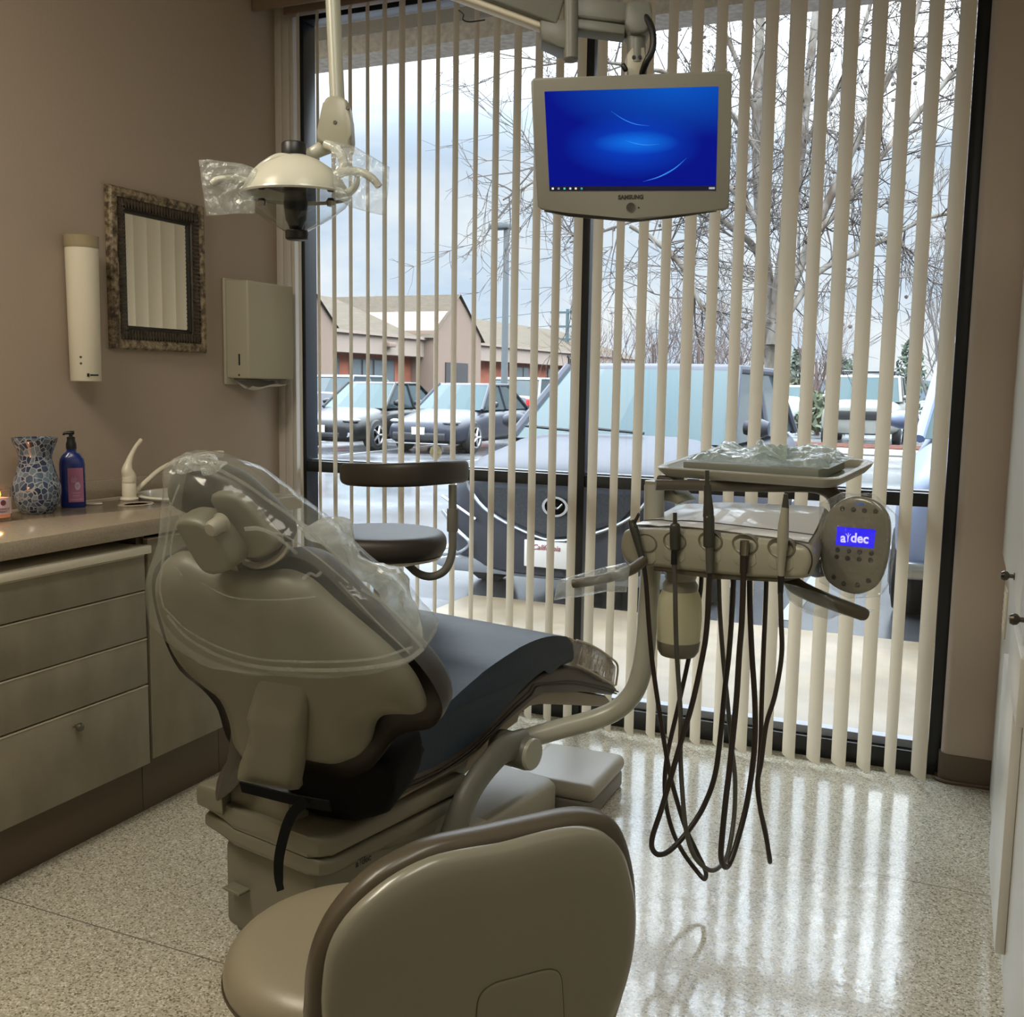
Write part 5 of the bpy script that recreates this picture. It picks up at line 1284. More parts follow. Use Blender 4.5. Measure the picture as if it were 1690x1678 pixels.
# ================================================================ outside: walk, parking lot, eave
random.seed(7)
GZ = -.13
def wet(name, rgb, r0, r1, sc=1.2, rgb2=None):
    m = mat(name, rgb, .3, rgb2=rgb2 or tuple(int(c * .86) for c in rgb), noise_scale=sc * 3)
    t = m.node_tree; b = t.nodes['Principled BSDF']; n = t.nodes.new
    co = n('ShaderNodeTexCoord'); nz = n('ShaderNodeTexNoise'); nz.inputs['Scale'].default_value = sc; nz.inputs['Detail'].default_value = 4
    t.links.new(co.outputs['Object'], nz.inputs['Vector'])
    r = n('ShaderNodeMapRange'); r.inputs['From Min'].default_value = .35; r.inputs['From Max'].default_value = .65; r.inputs['To Min'].default_value = r0; r.inputs['To Max'].default_value = r1
    t.links.new(nz.outputs[0], r.inputs[0]); t.links.new(r.outputs[0], b.inputs['Roughness'])
    return m
struct('ground_asphalt', box(new(), (-120, 5.9, GZ - .2), (90, 160, GZ)), wet('wet_asphalt', (74, 75, 78), .12, .35, .5))
struct('ground_sidewalk', box(new(), (-2.85, 3.9, GZ - .2), (6, 5.9, -.015), .01, 2), wet('wet_tan_concrete', (112, 98, 76), .34, .7, 1.4))
struct('ground_driveway', box(new(), (-40, 3.9, GZ - .2), (-2.86, 5.9, GZ + .06), .01, 2), wet('wet_grey_concrete', (92, 93, 95), .10, .3, .8))
struct('ground_near', box(new(), (-60, -12, GZ - .3), (40, 3.9, GZ - .12)), mat('bare_ground', (130, 122, 110), .9))
M['stucco'] = mat('grey_stucco', (160, 153, 144), .9, noise_amt=.18, noise_scale=26, bump=.8, bump_scale=60)
bm = box(new(), (-14, 5.38, 3.25), (10, 5.62, 3.9)); struct('eave_beam', bm, M['stucco'])
struct('eave_soffit', box(new(), (-14, 3.9, 3.42), (10, 5.38, 3.6)), mat('warm_stucco_soffit', (196, 178, 150), .9, noise_amt=.18, noise_scale=26, bump=.8, bump_scale=60))
struct('eave_trim', box(new(), (-14, 5.355, 3.355), (10, 5.38, 3.42)), mat('grey_eave_trim', (120, 116, 110), .7))
struct('wall_exterior', box(new(), (-14, 3.86, 2.92), (10, 3.94, 3.45)), M['stucco'])
bm = new()
for x0, y0, y1 in ((-14.2, 17.5, 22), (-11.35, 17.5, 22), (-8.5, 17.5, 22), (-5.7, 17.5, 22), (-4.2, 6.6, 10.8), (-.95, 6.6, 10.8), (-7.4, 6.6, 10.8)):
    box(bm, (x0 - .05, y0, GZ), (x0 + .05, y1, GZ + .004))
o = struct('road_marking', bm, mat('white_road_paint', (120, 120, 118), .6))
# mulch island with a kerb
bm = box(new(), (-9, 24.2, GZ), (8, 26.2, GZ + .14), .03, 2); struct('ground_kerb', bm, mat('pale_kerb', (176, 170, 160), .7))
struct('ground_mulch', box(new(), (-8.8, 24.4, GZ + .1), (7.8, 26.0, GZ + .17), .02, 2), mat('red_brown_mulch', (70, 44, 36), .95, spec=.05, noise_amt=.4, noise_scale=12))

# round decal on the window glass
q = onY(719, 746, 3.838)
o = obj('window_decal', lathe(new(), [(0, -.0008), (.029, -.0008), (.030, 0), (.029, .0008), (0, .0008)], q, (0, 1, 0), 10), mat('pale_decal', (226, 222, 204), .5, rgb2=(186, 176, 146), noise_scale=60))
tag(o, 'small round pale decal stuck on the window glass above the stool arm', 'decal')

# ---------------------------------------------------------------- vehicles
M['tyre'] = mat('black_tyre', (22, 22, 24), .7); M['rim'] = mat('alloy_rim', (170, 172, 176), .3, metal=.9)
M['chrome'] = mat('chrome_trim', (150, 153, 158), .25, metal=1.0)
M['car_glass'] = mat('blue_green_car_glass', (46, 64, 67), .12, spec=.14, coat=.0)
M['side_glass'] = mat('dark_car_glass', (40, 52, 56), .08, spec=.25)
M['headlight'] = mat('clear_headlight', (120, 126, 132), .15, coat=.3)
M['tail'] = mat('red_tail_light', (190, 30, 34), .25, emis=(200, 20, 24), emis_s=.35)
M['dark_trim'] = mat('black_car_trim', (26, 27, 30), .35)
M['plate'] = mat('white_plate', (222, 220, 216), .45)
def paint(name, rgb, metal=.4): return mat(name, rgb, .34, metal=0, coat=.10, spec=.18)
def car(name, label, cx, y0, L, hw, stations, cabin, pm, group=None, facing=1, detail=True, plate=True, amber=False):
    """stations: (distance from front, half-width factor, z low, z top). cabin: (y front base, y front top, y rear top, y rear base, z belt, z roof, hw belt, hw roof)"""
    s = facing
    Y = lambda d: y0 + d if s > 0 else y0 + L - d
    t = thing(name, label, 'car' if name != 'pickup_truck' else 'truck', (cx, y0 + L / 2, GZ), group)
    K = 28
    rings = []
    for d, f, zl, zt in stations:
        r = []
        for j in range(K):
            a = 2 * PI * j / K; c_, s_ = math.cos(a), math.sin(a)
            x = hw * f * math.copysign(abs(c_) ** .42, c_)
            zc, hz_ = (zl + zt) / 2, (zt - zl) / 2
            z = zc + hz_ * math.copysign(abs(s_) ** .5, s_)
            x *= 1 - .10 * max(0, (z - zc) / hz_) ** 2
            r.append(V3((cx + x, Y(d), GZ + z)))
        rings.append(r)
    RS = []
    for i in range(K):
        RS.append(smooth_path([r[i] for r in rings], 3))
    rr = [[RS[i][k] for i in range(K)] for k in range(len(RS[0]))]
    obj('body', loft(new(), rr), pm, t, True, 50)
    fb_, ft, rt, rb, zb, zr, hb_, hr_ = cabin
    bow = .10
    def ring(z, yf, yr, h):
        return [V3((cx - h, Y(yf + bow), z)), V3((cx - h * .5, Y(yf + bow * .25), z)), V3((cx, Y(yf), z)), V3((cx + h * .5, Y(yf + bow * .25), z)), V3((cx + h, Y(yf + bow), z)), V3((cx + h, Y((yf + yr) / 2), z)), V3((cx + h, Y(yr - bow), z)), V3((cx, Y(yr), z)), V3((cx - h, Y(yr - bow), z)), V3((cx - h, Y((yf + yr) / 2), z))]
    zb += GZ; zr += GZ
    lo, hi = ring(zb - .06, fb_, rb, hb_), ring(zr, ft, rt, hr_)
    obj('cabin', loft(new(), [lo, hi]), M['side_glass'], t, False)
    bm = new(); off = V3((0, -.006 * s, .004))
    for i in range(4): quad(bm, lo[i] + off, lo[i + 1] + off, hi[i + 1] + off, hi[i] + off)
    obj('windshield', bm, M['car_glass'], t, True, 60)
    rg = [ring(zr - .03, ft - .05, rt + .05, hr_ + .02), ring(zr + .015, ft, rt, hr_), ring(zr + .04, ft + .15, rt - .15, hr_ - .10)]
    obj('roof', loft(new(), rg), pm, t, True, 60)
    bm = new()
    for sx in (-1, 1):
        i0 = 0 if sx < 0 else 4; i1 = 8 if sx < 0 else 6; im = 9 if sx < 0 else 5
        for i in (i0, i1, im):
            tube(bm, [lo[i] + V3((sx * .01, 0, 0)), hi[i] + V3((sx * .01, 0, 0))], .04 if i != im else .03, 8, 1)
        tube(bm, [hi[i0], hi[im], hi[i1]], .035, 8, 2)
    obj('pillars', bm, pm, t)
    for d in (stations[0][0] + L * .19, L * .81):
        for sx in (-1, 1):
            c_ = V3((cx + sx * (hw - .10), Y(d), GZ + .33))
            w_ = obj('wheel', lathe(new(), [(0, -.11), (.22, -.11), (.31, -.10), (.335, -.06), (.335, .06), (.31, .10), (.22, .115), (.2, .09), (0, .09)], c_, (sx, 0, 0), 26), M['tyre'], t)
            if detail:
                bm = lathe(new(), [(.205, .10), (.225, .118), (.20, .118), (.19, .10)], c_, (sx, 0, 0), 26)
                for k in range(5):
                    a = 2 * PI * k / 5; tube(bm, [c_ + V3((sx * .105, 0, 0)), c_ + V3((sx * .108, math.cos(a) * .2, math.sin(a) * .2))], [.035, .022], 6, 1)
                obj('rim', bm, M['rim'], w_)
    if detail:
        for sx in (-1, 1):
            m_ = V3((cx + sx * (hb_ + .13), Y(fb_ + .45), zb + .06))
            bm = new(); lathe(bm, [(0, -.10), (.06, -.09), (.085, -.03), (.085, .04), (.06, .09), (0, .10)], m_, (1, 0, 0), 14, .8, 1.0, (0, 0, 1))
            obj('wing_mirror', bm, pm, t)
    if plate:
        py = stations[0][0]
        bm = box(new(), (cx - .15, Y(-.03) - .006, GZ + .40), (cx + .15, Y(-.03) + .006, GZ + .55), .004, 2)
        obj('license_plate', bm, M['plate'], t)
    return t, Y
sedan_st = [(0, .62, .28, .56), (.10, .84, .22, .66), (.45, .95, .18, .76), (1.0, 1.0, .18, .86), (1.5, 1.0, .18, .93), (2.4, 1.0, .18, .96), (3.4, 1.0, .18, .97), (4.1, .96, .22, .98), (4.45, .86, .28, .92), (4.55, .66, .34, .80)]
sedan_cab = (1.25, 2.0, 3.25, 4.0, .95, 1.43, .80, .62)
suv_st = [(0, .60, .24, .86), (.10, .84, .20, .94), (.40, .96, .20, 1.02), (.9, 1.0, .22, 1.08), (1.25, 1.0, .22, 1.12), (2.4, 1.0, .22, 1.12), (3.6, 1.0, .22, 1.12), (4.3, .96, .26, 1.14), (4.5, .84, .32, 1.10)]
suv_cab = (1.10, 1.95, 3.9, 4.35, 1.12, 1.62, .84, .70)
def front_set(t, Y, cx, hw, zl, wide=.58, m=M['headlight'], y=.10, amber=False):
    for sx in (-1, 1):
        bm = new(); c_ = V3((cx + sx * hw * .74, Y(y + .10), GZ + zl))
        lathe(bm, [(0, -.20), (.035, -.17), (.055, -.05), (.05, .08), (.02, .18), (0, .20)], c_, V3((1, sx * .75, .0)), 14, .9, 1.5, (0, 0, 1))
        obj('headlight', bm, m, t)
# big dark SUV nose-in at the walk
SX, SY, SW = -2.34, 6.12, .95
t, Y = car('suv', 'dark grey SUV with a chrome-framed grille parked right outside the window', SX, SY, 4.6, SW, suv_st, suv_cab, mat('dark_grey_paint', (58, 60, 68), .45, spec=.10), plate=False)
front_set(t, Y, SX, SW, .86, y=.12)
def fp(x, z, d=0.0): return V3((SX + x, Y(-.018 + 1.15 * max(0, abs(x) / SW - .56) ** 2 - d), GZ + z))
bm = sheet(new(), 16, 4, lambda s, t_: fp((s - .5) * 1.14 * (1 - .25 * (1 - t_)), .50 + .30 * t_ + .13 * (1 - t_) * abs(2 * s - 1) ** 1.3, -.0))
obj('grille', bm, mat('grille_mesh', (34, 40, 48), .5, noise_amt=.5, noise_scale=90), t)
bm = new()
tube(bm, [fp(-.60, .86, .02), fp(-.62, .80, .02), fp(-.50, .66, .02), fp(-.28, .55, .02), fp(0, .48, .02), fp(.28, .55, .02), fp(.50, .66, .02), fp(.62, .80, .02), fp(.60, .86, .02)], .013, 8, 4)
tube(bm, [fp(-.60, .87, .02), fp(-.3, .86, .02), fp(0, .85, .02), fp(.3, .86, .02), fp(.60, .87, .02)], .016, 8, 4)
for sx in (-1, 1):
    tube(bm, [fp(sx * .88, .30, .03), fp(sx * .70, .34, .03), fp(sx * .60, .42, .03), fp(sx * .72, .50, .03), fp(sx * .88, .60, .03)], .013, 8, 4)
    tube(bm, [fp(sx * .56, .58, .02), fp(sx * .74, .66, .02), fp(sx * .9, .70, .02)], .010, 8, 3)
obj('chrome_frame', bm, M['chrome'], t)
bm = lathe(new(), [(.062, -.004), (.062, .006), (.078, .006), (.078, -.004), (.062, -.004)], fp(0, .70, .015), (0, -1, 0), 24, 1.15, .85)
tube(bm, [fp(-.05, .72, .02), fp(-.02, .69, .025), fp(0, .70, .028), fp(.02, .69, .025), fp(.05, .72, .02)], .008, 8, 3)
obj('emblem', bm, M['chrome'], t)
bm = box(new(), (SX - .155 - .05, Y(-.05), GZ + .30), (SX + .155 - .05, Y(-.035), GZ + .475), .006, 2); pl_ = obj('license_plate', bm, M['plate'], t)
PF = Frame((SX - .05, Y(-.052), GZ + .43), (1, 0, 0), (0, 0, 1))
bm = new(); text_bm(bm, 'California', PF, .0, 0, .05, .0004, .001, .0008, shear=.3)
obj('plate_script', bm, mat('red_script', (150, 70, 80), .5), pl_, False)
bm = prism(new(), [(-.95, .0), (-.80, -.05), (.80, -.05), (.95, .0), (.80, .05), (-.80, .05)], Frame((SX, Y(.12), GZ + .26), (1, 0, 0), (0, 0, 1)), 0, .10, .02, 2)
obj('bumper_lip', bm, mat('grey_skid_plate', (120, 124, 130), .4), t)
bm = new()
for sx in (-1, 1): tube(bm, [V3((SX + sx * .25, Y(1.08), GZ + 1.135)), V3((SX + sx * .25 - .45, Y(1.12), GZ + 1.16))], .012, 6, 1)
obj('wiper', bm, M['dark_trim'], t)
# silver pickup beside it
tx, ty = .66, 6.25
tr_st = [(0, .72, .35, .98), (.08, .90, .32, 1.08), (.35, .98, .30, 1.14), (.9, 1.0, .30, 1.18), (1.4, 1.0, .30, 1.20), (2.6, 1.0, .30, 1.20), (3.6, 1.0, .30, 1.20), (4.9, 1.0, .32, 1.20), (5.3, .98, .36, 1.18)]
t, Y = car('pickup_truck', 'silver blue pickup truck parked at the right end of the window', tx, ty, 5.4, 1.0, tr_st, (1.35, 2.1, 3.4, 3.75, 1.20, 1.86, .90, .76), paint('silver_blue_paint', (112, 122, 146), .2))
front_set(t, Y, tx, 1.0, .92, y=.04)
obj('grille', box(new(), (tx - .66, Y(-.03), GZ + .56), (tx + .66, Y(.02), GZ + .86), .02, 2), M['dark_trim'], t)
bm = box(new(), (tx - .70, Y(-.05), GZ + .85), (tx + .70, Y(.0), GZ + .90), .01, 2); box(bm, (tx - .92, Y(-.06), GZ + .40), (tx + .92, Y(.03), GZ + .50), .02, 2)
obj('chrome_bars', bm, M['chrome'], t)
# far row
t, Y = car('sedan', 'black sedan at the left of the far parking row', -12.35, 18.2, 4.6, .90, sedan_st, sedan_cab, paint('black_paint', (15, 16, 18)), 'sedans in the far parking row')
front_set(t, Y, -12.35, .90, .66)
bm = box(new(), (-12.35 - .5, Y(-.03), GZ + .30), (-12.35 + .5, Y(.05), GZ + .40), .02, 2); obj('lower_grille', bm, M['dark_trim'], t)
bm = new()
for sx in (-1, 1): lathe(bm, [(0, .02), (.05, .02), (.06, 0)], V3((-12.35 + sx * .66, Y(.06), GZ + .36)), (0, -1, 0), 14)
obj('fog_light', bm, M['headlight'], t)
t, Y = car('sedan', 'dark blue sedan with a white plate in the far parking row', -10.25, 18.7, 4.6, .90, sedan_st, sedan_cab, paint('navy_paint', (32, 35, 46)), 'sedans in the far parking row')
front_set(t, Y, -10.25, .90, .66)
bm = box(new(), (-10.25 - .62, Y(-.03), GZ + .28), (-10.25 + .62, Y(.06), GZ + .44), .03, 2); obj('lower_grille', bm, M['dark_trim'], t)
bm = box(new(), (-10.25 - .7, Y(-.05), GZ + .20), (-10.25 + .7, Y(.03), GZ + .23), .01, 2); obj('chrome_bar', bm, M['chrome'], t)
def tails(t, cx, y, hw, z=.95):
    for sx in (-1, 1): obj('tail_light', box(new(), (cx + sx * hw * .78 - .14, y - .05, GZ + z - .1), (cx + sx * hw * .78 + .14, y + .06, GZ + z + .1), .03, 2), M['tail'], t)
for cx, y0, lb in ((-17.6, 26.0, 'white SUV with red tail lights behind the black sedan'), (-11.9, 27.0, 'white SUV with red tail lights behind the dark blue sedan')):
    t, Y = car('parked_suv', lb, cx, y0, 4.5, .92, suv_st, suv_cab, paint('white_paint', (112, 114, 118), .0), 'white cars in the third row', facing=-1, detail=False, plate=False)
    tails(t, cx, y0, .92)
t, Y = car('roof_rack_suv', 'white SUV with a roof rack facing us across the lot', -2.35, 27.5, 4.7, .98, tr_st[:8] + [(4.7, .9, .36, 1.18)], (1.25, 2.0, 4.1, 4.5, 1.20, 1.82, .90, .78), paint('cream_white_paint', (114, 114, 109), .0), facing=1)
front_set(t, Y, -2.35, .98, .92, y=.04)
obj('grille', box(new(), (-2.95, Y(-.03), GZ + .70), (-1.75, Y(.02), GZ + .92), .02, 2), M['dark_trim'], t)
bm = new()
for k in (0, 1): tube(bm, [V3((-3.05, Y(2.3 + k * 1.4), GZ + 1.95)), V3((-1.65, Y(2.3 + k * 1.4), GZ + 1.95))], .03, 8, 1)
for sx in (-.66, .66): tube(bm, [V3((-2.35 + sx, Y(2.1), GZ + 1.93)), V3((-2.35 + sx, Y(3.9), GZ + 1.93))], .03, 8, 1)
for sx in (-.66, .66):
    for k in (2.2, 3.8): tube(bm, [V3((-2.35 + sx, Y(k), GZ + 1.80)), V3((-2.35 + sx, Y(k), GZ + 1.94))], .025, 8, 1)
obj('roof_rack', bm, M['dark_trim'], t)
for cx, lb, cl in ((-7.0, 'far silver hatchback seen beside the tree trunk', (150, 154, 160)), (-4.6, 'far dark hatchback right of the tree trunk', (70, 74, 78))):
    car('hatchback', lb, cx, 44, 4.2, .88, suv_st[:8] + [(4.2, .84, .32, 1.1)], (1.1, 1.8, 3.6, 4.0, 1.05, 1.55, .80, .66), paint('far_paint', cl), 'far cars by the trunk', detail=False)

# ---------------------------------------------------------------- shop building across the lot
bX = -24.0
bd = thing('shop_building', 'long brick and stucco shop building with a tiled roof across the lot', 'building', (bX - 4, 50, GZ))
brick = mat('salmon_brick', (138, 86, 70), .85, spec=.05, noise_amt=.10, noise_scale=3)
stc = mat('pink_beige_stucco', (134, 121, 111), .9, spec=.05); stc2 = mat('brown_beige_stucco', (120, 104, 93), .9, spec=.05)
roofm = mat('grey_brown_shingle', (76, 69, 60), .95, spec=.03, noise_amt=.16, noise_scale=5, stretch=(1, .25, 6))
gl_ = mat('shop_window_glass', (84, 92, 96), .08, spec=.8); dkf = mat('dark_shop_frame', (44, 42, 42), .5)
obj('brick_wall', box(new(), (bX - 9, 27, GZ), (bX, 78, 2.6)), brick, bd, False)
obj('fascia', box(new(), (bX - 9, 35.2, 2.5), (bX + .7, 78, 3.35), .02, 1), stc, bd, False)
bm = box(new(), (bX + .45, 35.2, 3.30), (bX + .85, 78, 3.42)); obj('gutter', bm, stc, bd, False)
bm = new(); quad(bm, (bX + .75, 35, 3.38), (bX + .75, 78, 3.38), (bX - 6, 78, 5.6), (bX - 6, 35, 5.6)); quad(bm, (bX - 6, 35, 5.6), (bX - 6, 78, 5.6), (bX - 13, 78, 3.38), (bX - 13, 35, 3.38))
obj('roof', bm, roofm, bd, False)
def gable(y0, y1, ze, zp, x0):
    F_ = Frame((x0, (y0 + y1) / 2, 0), (0, 1, 0), (0, 0, 1)); h = (y1 - y0) / 2
    g = obj('gable', prism(new(), [(-h, GZ), (h, GZ), (h, ze), (0, zp), (-h, ze)], F_, -6, 0), stc2, bd, False)
    bm = new()
    for sg in (-1, 1):
        q = [V3((x0 + .12, F_.o.y + sg * (h + .25), ze - .35)), V3((x0 + .12, F_.o.y, zp + .12)), V3((x0 - 7, F_.o.y, zp + .12)), V3((x0 - 7, F_.o.y + sg * (h + .25), ze - .35))]
        quad(bm, *q); 
    obj('gable_roof', bm, roofm, g, False)
    return g
g = gable(43.0, 48.2, 3.75, 5.5, bX + 1.2); gable(28.5, 34.6, 3.75, 5.9, bX + 1.2)
obj('shop_door', box(new(), (bX + 1.18, 44.2, GZ), (bX + 1.26, 46.6, 2.3)), dkf, bd, False)
def shopwin(y0, y1, z0=.3, z1=2.35, n=3):
    f = obj('shop_window', box(new(), (bX - .05, y0, z0), (bX + .04, y1, z1)), dkf, bd, False)
    bm = new(); wd = (y1 - y0) / n
    for k in range(n): box(bm, (bX + .03, y0 + wd * k + .09, z0 + .08), (bX + .06, y0 + wd * (k + 1) - .09, z1 - .08))
    obj('pane', bm, gl_, f, False)
shopwin(37.6, 41.4, n=4); shopwin(35.6, 36.8, n=1); shopwin(54.5, 57.5, n=3); shopwin(60.5, 63, n=2); shopwin(65.5, 68.5, n=3)
obj('wall_lamp', box(new(), (bX + .7, 39.3, 2.85), (bX + 1.0, 39.9, 3.05), .03, 2), stc2, bd)
bm = new(); text_bm(bm, 'Travel', Frame((bX + .72, 63.2, 2.85), (0, 1, 0), (0, 0, 1)), 0, 0, .8, .03, .03, .02)
obj('shop_sign', bm, dkf, bd, False)

# ---------------------------------------------------------------- poles and wires
def pole(name, label, x, y, h, r, cat, m):
    t = thing(name, label, cat, (x, y, GZ)); obj('mast', tube(new(), [V3((x, y, GZ)), V3((x, y, h))], [r, r * .75], 14, 1), m, t); return t
pm_ = mat('galvanised_grey', (84, 88, 90), .6, spec=.2)
q = onY(836, 378, 25)
t = pole('light_pole', 'grey parking lot light pole in front of the shop building', q.x, 25, q.z, .10, 'street light', pm_)
obj('lamp_head', box(new(), (q.x - .45, 24.8, q.z), (q.x + .1, 25.2, q.z + .16), .04, 2), pm_, t)
q = onY(937, 510, 70); um = mat('weathered_pole', (70, 84, 88), .9, spec=.1)
t = pole('utility_pole', 'distant utility pole with crossarms left of the window mullion', q.x, 70, q.z, .16, 'utility pole', um)
for dz in (.3, 1.3, 2.2): obj('crossarm', box(new(), (q.x - 1.3, 69.9, q.z - dz), (q.x + 1.0, 70.1, q.z - dz + .14)), um, t)
for k, dz in enumerate((.15, 1.15, 2.05)):
    a = V3((q.x - 1.2, 70, q.z - dz)); b_ = V3((q.x - 26, 66, q.z - dz - 1.0))
    o = obj('power_line', tube(new(), [a, (a + b_) / 2 - V3((0, 0, .7)), b_], .022, 6, 8), um); tag(o, ('topmost', 'middle', 'lowest')[k] + ' of three sagging wires from the distant utility pole', 'power line', 'wires from the utility pole')

# ---------------------------------------------------------------- trees
def grow(bm, p, d, L, r, depth, spread=.6, up=.12, out=None, droop=0.0):
    n = 4; pts = [p]; q = p.copy(); dd = d.normalized()
    for i in range(n):
        dd = (dd + V3((random.gauss(0, .16), random.gauss(0, .16), random.gauss(up * .3, .14) - droop))).normalized()
        q = q + dd * L / n; pts.append(q)
    tube(bm, pts, [r * (1 - .55 * i / n) for i in range(n + 1)], 5 if r > .03 else 3, 1, caps=False)
    if out is not None and depth == 0 and random.random() < .10: out.append(pts[-1])
    if depth > 0:
        for k in range(random.choice((3, 4, 4, 5))):
            i = random.randint(1, n); b_ = pts[i]
            ax = V3((random.gauss(0, 1), random.gauss(0, 1), random.gauss(0, .7))).normalized()
            nd = (dd + ax * spread * random.uniform(.7, 1.5)).normalized()
            grow(bm, b_, nd, L * random.uniform(.42, .68), max(.0065, r * .46), depth - 1, spread, up, out, droop)
bark = mat('mottled_pale_bark', (124, 120, 113), .9, spec=.05, rgb2=(82, 71, 62), noise_scale=5, stretch=(1, 1, .4))
twig = mat('grey_brown_twigs', (88, 82, 78), .9, spec=.05)
TD = 18.6
def T3(x, y, d=TD): return dep(x, y, d)
base = T3(1277, 690); base.z = GZ
tree = thing('sycamore_tree', 'tall bare tree with pale mottled trunk and forking limbs outside the window', 'tree', base)
limbs = [([(1277, 760), (1277, 690), (1277, 620), (1274, 560), (1268, 500), (1262, 430)], [.20, .18, .165, .16, .14, .12], TD),
         ([(1262, 430), (1254, 330), (1250, 240), (1252, 120), (1256, 0), (1262, -120)], [.12, .11, .10, .09, .08, .06], TD),
         ([(1276, 570), (1286, 480), (1298, 400), (1312, 320), (1324, 220), (1338, 100), (1352, -40)], [.13, .13, .12, .105, .09, .075, .06], TD - .3),
         ([(1288, 520), (1316, 450), (1350, 370), (1386, 290), (1420, 220), (1465, 130), (1500, 60), (1530, -40)], [.09, .085, .08, .075, .07, .06, .05, .04], TD - .6),
         ([(1300, 520), (1350, 450), (1410, 420), (1470, 390), (1530, 360), (1590, 350)], [.06, .055, .05, .042, .035, .025], TD - .8),
         ([(1330, 400), (1400, 330), (1460, 250), (1530, 170), (1600, 90), (1650, 40)], [.06, .058, .052, .046, .04, .03], TD - 1.0),
         ([(1262, 440), (1238, 400), (1200, 370), (1160, 330), (1110, 250), (1060, 180), (1020, 130)], [.07, .062, .055, .05, .04, .03, .022], TD + .4),
         ([(1258, 380), (1225, 330), (1180, 300), (1120, 350), (1060, 360), (1000, 380), (940, 400)], [.06, .055, .05, .04, .032, .025, .02], TD - .6),
         ([(1252, 250), (1200, 180), (1130, 130), (1050, 110), (960, 100), (880, 110)], [.06, .05, .042, .034, .026, .018], TD - .4),
         ([(1252, 200), (1220, 110), (1180, 20), (1140, -60)], [.05, .045, .04, .03], TD),
         ([(1320, 250), (1380, 150), (1420, 60), (1450, -40)], [.05, .045, .04, .03], TD + .3),
         ([(1040, 372), (1085, 400), (1126, 440), (1150, 490), (1161, 515)], [.045, .05, .05, .04, .02], TD - .9),
         ([(1100, 250), (1000, 230), (930, 260), (880, 300), (830, 330)], [.035, .03, .025, .02, .014], TD - .3)]
trunk_bm = new(); tw_bm = new(); balls = []
for k, (pp, rr, d_) in enumerate(limbs):
    P = [T3(x, y, d_ - .0) for x, y in pp]
    if k == 0: P[0].z = GZ
    tube(trunk_bm, P, rr, 10, 4)
    if k == 0: continue
    S = smooth_path(P, 5)
    for i in range(2, len(S) - 1):
        for c_ in range(2):
            if random.random() < (.62 if k not in (1, 2) else .38):
                t_ = (S[i + 1] - S[i]).normalized(); ax = V3((random.gauss(0, 1), random.gauss(0, .8), random.gauss(.1, .8))).normalized()
                grow(tw_bm, S[i], (t_ * .6 + ax).normalized(), random.uniform(.9, 1.9), random.uniform(.012, .020), 2, .65, .12, balls)
obj('trunk', trunk_bm, bark, tree); obj('branches', tw_bm, twig, tree)
bm = new()
for p in balls[:260]: lathe(bm, [(0, -.035), (.025, -.025), (.035, 0), (.025, .025), (0, .035)], p - V3((0, 0, .08)), seg=6)
o = obj('seed_balls', bm, twig, tree); o['kind'] = 'stuff'
def bush(name, label, px, Y_, h, n, m, spread=.5, grp=None, cat='tree'):
    b_ = onY(px, 640, Y_); b_.z = GZ
    t = thing(name, label, cat, b_, grp)
    bm = new()
    for i in range(n):
        a = random.uniform(0, 2 * PI); rr = random.uniform(0, 1)
        d = V3((math.cos(a) * rr * spread, math.sin(a) * rr * spread * .5, 1)).normalized()
        grow(bm, b_ + V3((random.uniform(-.3, .3), 0, 0)), d, h * random.uniform(.5, .75), .05, 3 if n < 10 else 2, .55, .3)
    obj('branches', bm, m, t)
    obj('stem', tube(new(), [b_, b_ + V3((.05, 0, h * .35)), b_ + V3((0, 0, h * .6))], [.14, .1, .05], 8, 3), m, t)
rt_ = mat('pinkish_grey_twigs', (92, 79, 75), .95, spec=.05); gt_ = mat('grey_twigs', (96, 92, 90), .95, spec=.05)
for px, Y_, h, lb in ((1010, 44, 5.0, 'bare twiggy tree just right of the window mullion, beyond the SUV'), (1075, 46, 5.6, 'bare pinkish tree above the roof of the dark SUV'), (1150, 45, 6.0, 'bare pinkish tree below the monitor, right of the first one'), (1215, 47, 5.6, 'bare pinkish tree just left of the pale trunk'), (1345, 52, 4.6, 'small bare tree right of the pale trunk')):
    bush('bare_tree', lb, px, Y_, h, 9, rt_, .55, 'bare trees across the lot')
bush('bare_tree', 'thin bare tree above the pickup at the right end of the window', 1570, 30, 6.5, 7, gt_, .5, 'bare trees across the lot')
bush('bare_tree', 'far bare tree top above the shop roof at left', 618, 68, 7.2, 6, gt_, .3, 'bare trees across the lot')
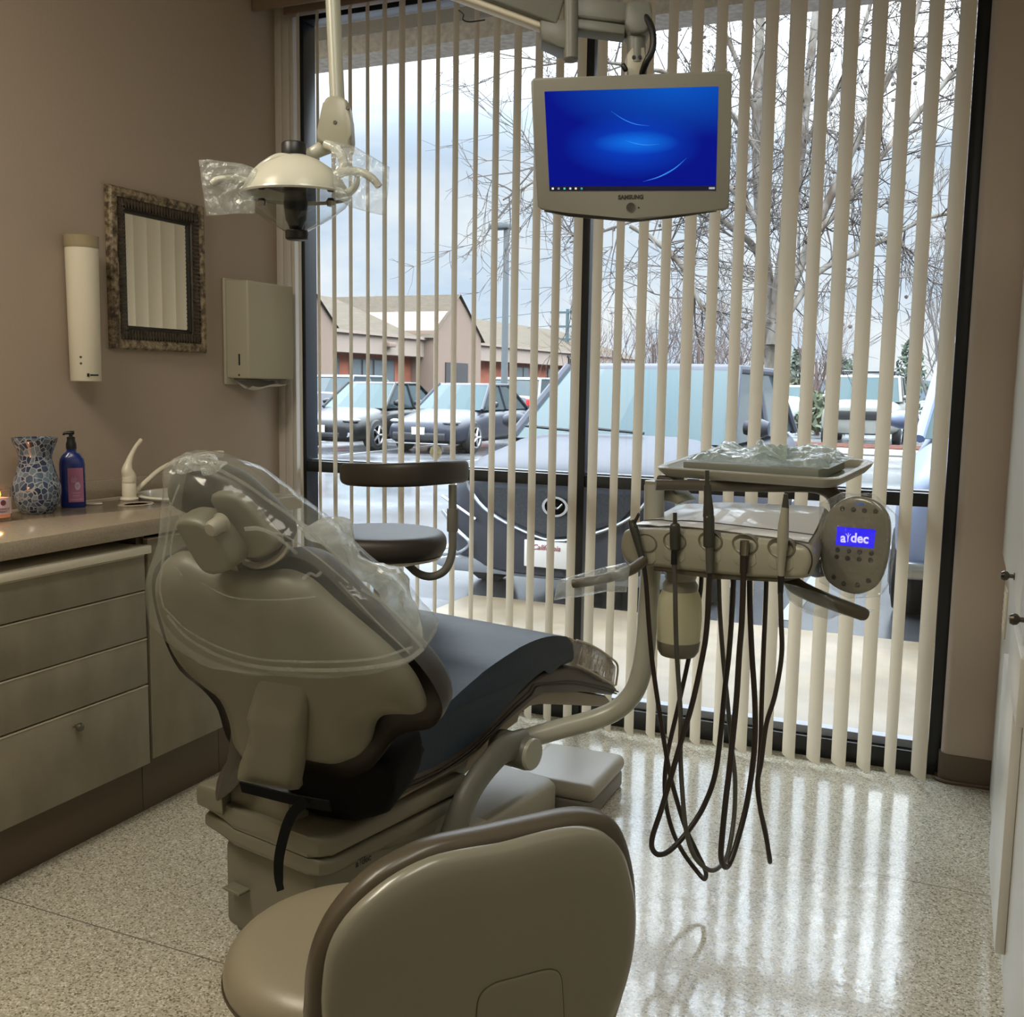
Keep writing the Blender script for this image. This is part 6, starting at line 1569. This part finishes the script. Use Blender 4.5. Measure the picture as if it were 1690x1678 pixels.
def leafy(name, label, px, Y_, w_, h, m, cat='bush'):
    b_ = onY(px, 640, Y_); t = thing(name, label, cat, (b_.x, Y_, GZ)); bm = new()
    for i in range(420):
        a = random.uniform(0, 2 * PI); z = random.random(); rr = math.sqrt(random.random()) * w_ * (1 - .75 * z ** 1.5)
        c_ = V3((b_.x + math.cos(a) * rr, Y_ + math.sin(a) * rr, GZ + h * (.06 + .94 * z))); s_ = random.uniform(.10, .22) * w_
        u_ = V3((random.gauss(0, 1), random.gauss(0, 1), random.gauss(0, 1))).normalized(); v_ = u_.orthogonal().normalized()
        quad(bm, c_ - u_ * s_, c_ - v_ * s_ * .5, c_ + u_ * s_, c_ + v_ * s_ * .5)
    obj('foliage', bm, m, t, False); obj('stem', tube(new(), [V3((b_.x, Y_, GZ)), V3((b_.x, Y_, GZ + h * .8))], [.09, .03], 8, 1), bark, t)
ev = mat('dark_green_needles', (56, 66, 54), .9); hg = mat('dull_green_leaves', (72, 78, 58), .9)
for px, Y_, w_, h, lb in ((1318, 60, 1.3, 3.6, 'dark conifer right of the pale tree trunk in the distance'), (1395, 70, 1.2, 3.4, 'dark conifer behind the roof rack of the white SUV'), (1500, 55, 1.1, 4.0, 'dark conifer beside the pickup windshield')):
    leafy('conifer', lb, px, Y_, w_, h, ev, 'tree')
leafy('shrub', 'low rounded shrub left of the white SUV with the roof rack', 1352, 34, .9, 1.3, hg); leafy('shrub', 'low green hedge clump behind the far cars', 1300, 54, 2.0, 1.8, hg)
bm = new()
rng = 40
def ridge(s, t_):
    a = math.radians(-62 + 100 * s); r = 190
    return V3((math.sin(a) * r, math.cos(a) * r, GZ - 1 + t_ * (4.2 + 2.2 * noise.noise(V3((s * 30, 2, 0))) + 1.2 * noise.noise(V3((s * 110, 5, 0))))))
sheet(bm, 160, 1, ridge)
def ridge2(s, t_): p = ridge(s, 1); return p + V3((p.x, p.y, 0)).normalized() * 25 * t_ - V3((0, 0, 5 * t_))
sheet(bm, 160, 1, ridge2)
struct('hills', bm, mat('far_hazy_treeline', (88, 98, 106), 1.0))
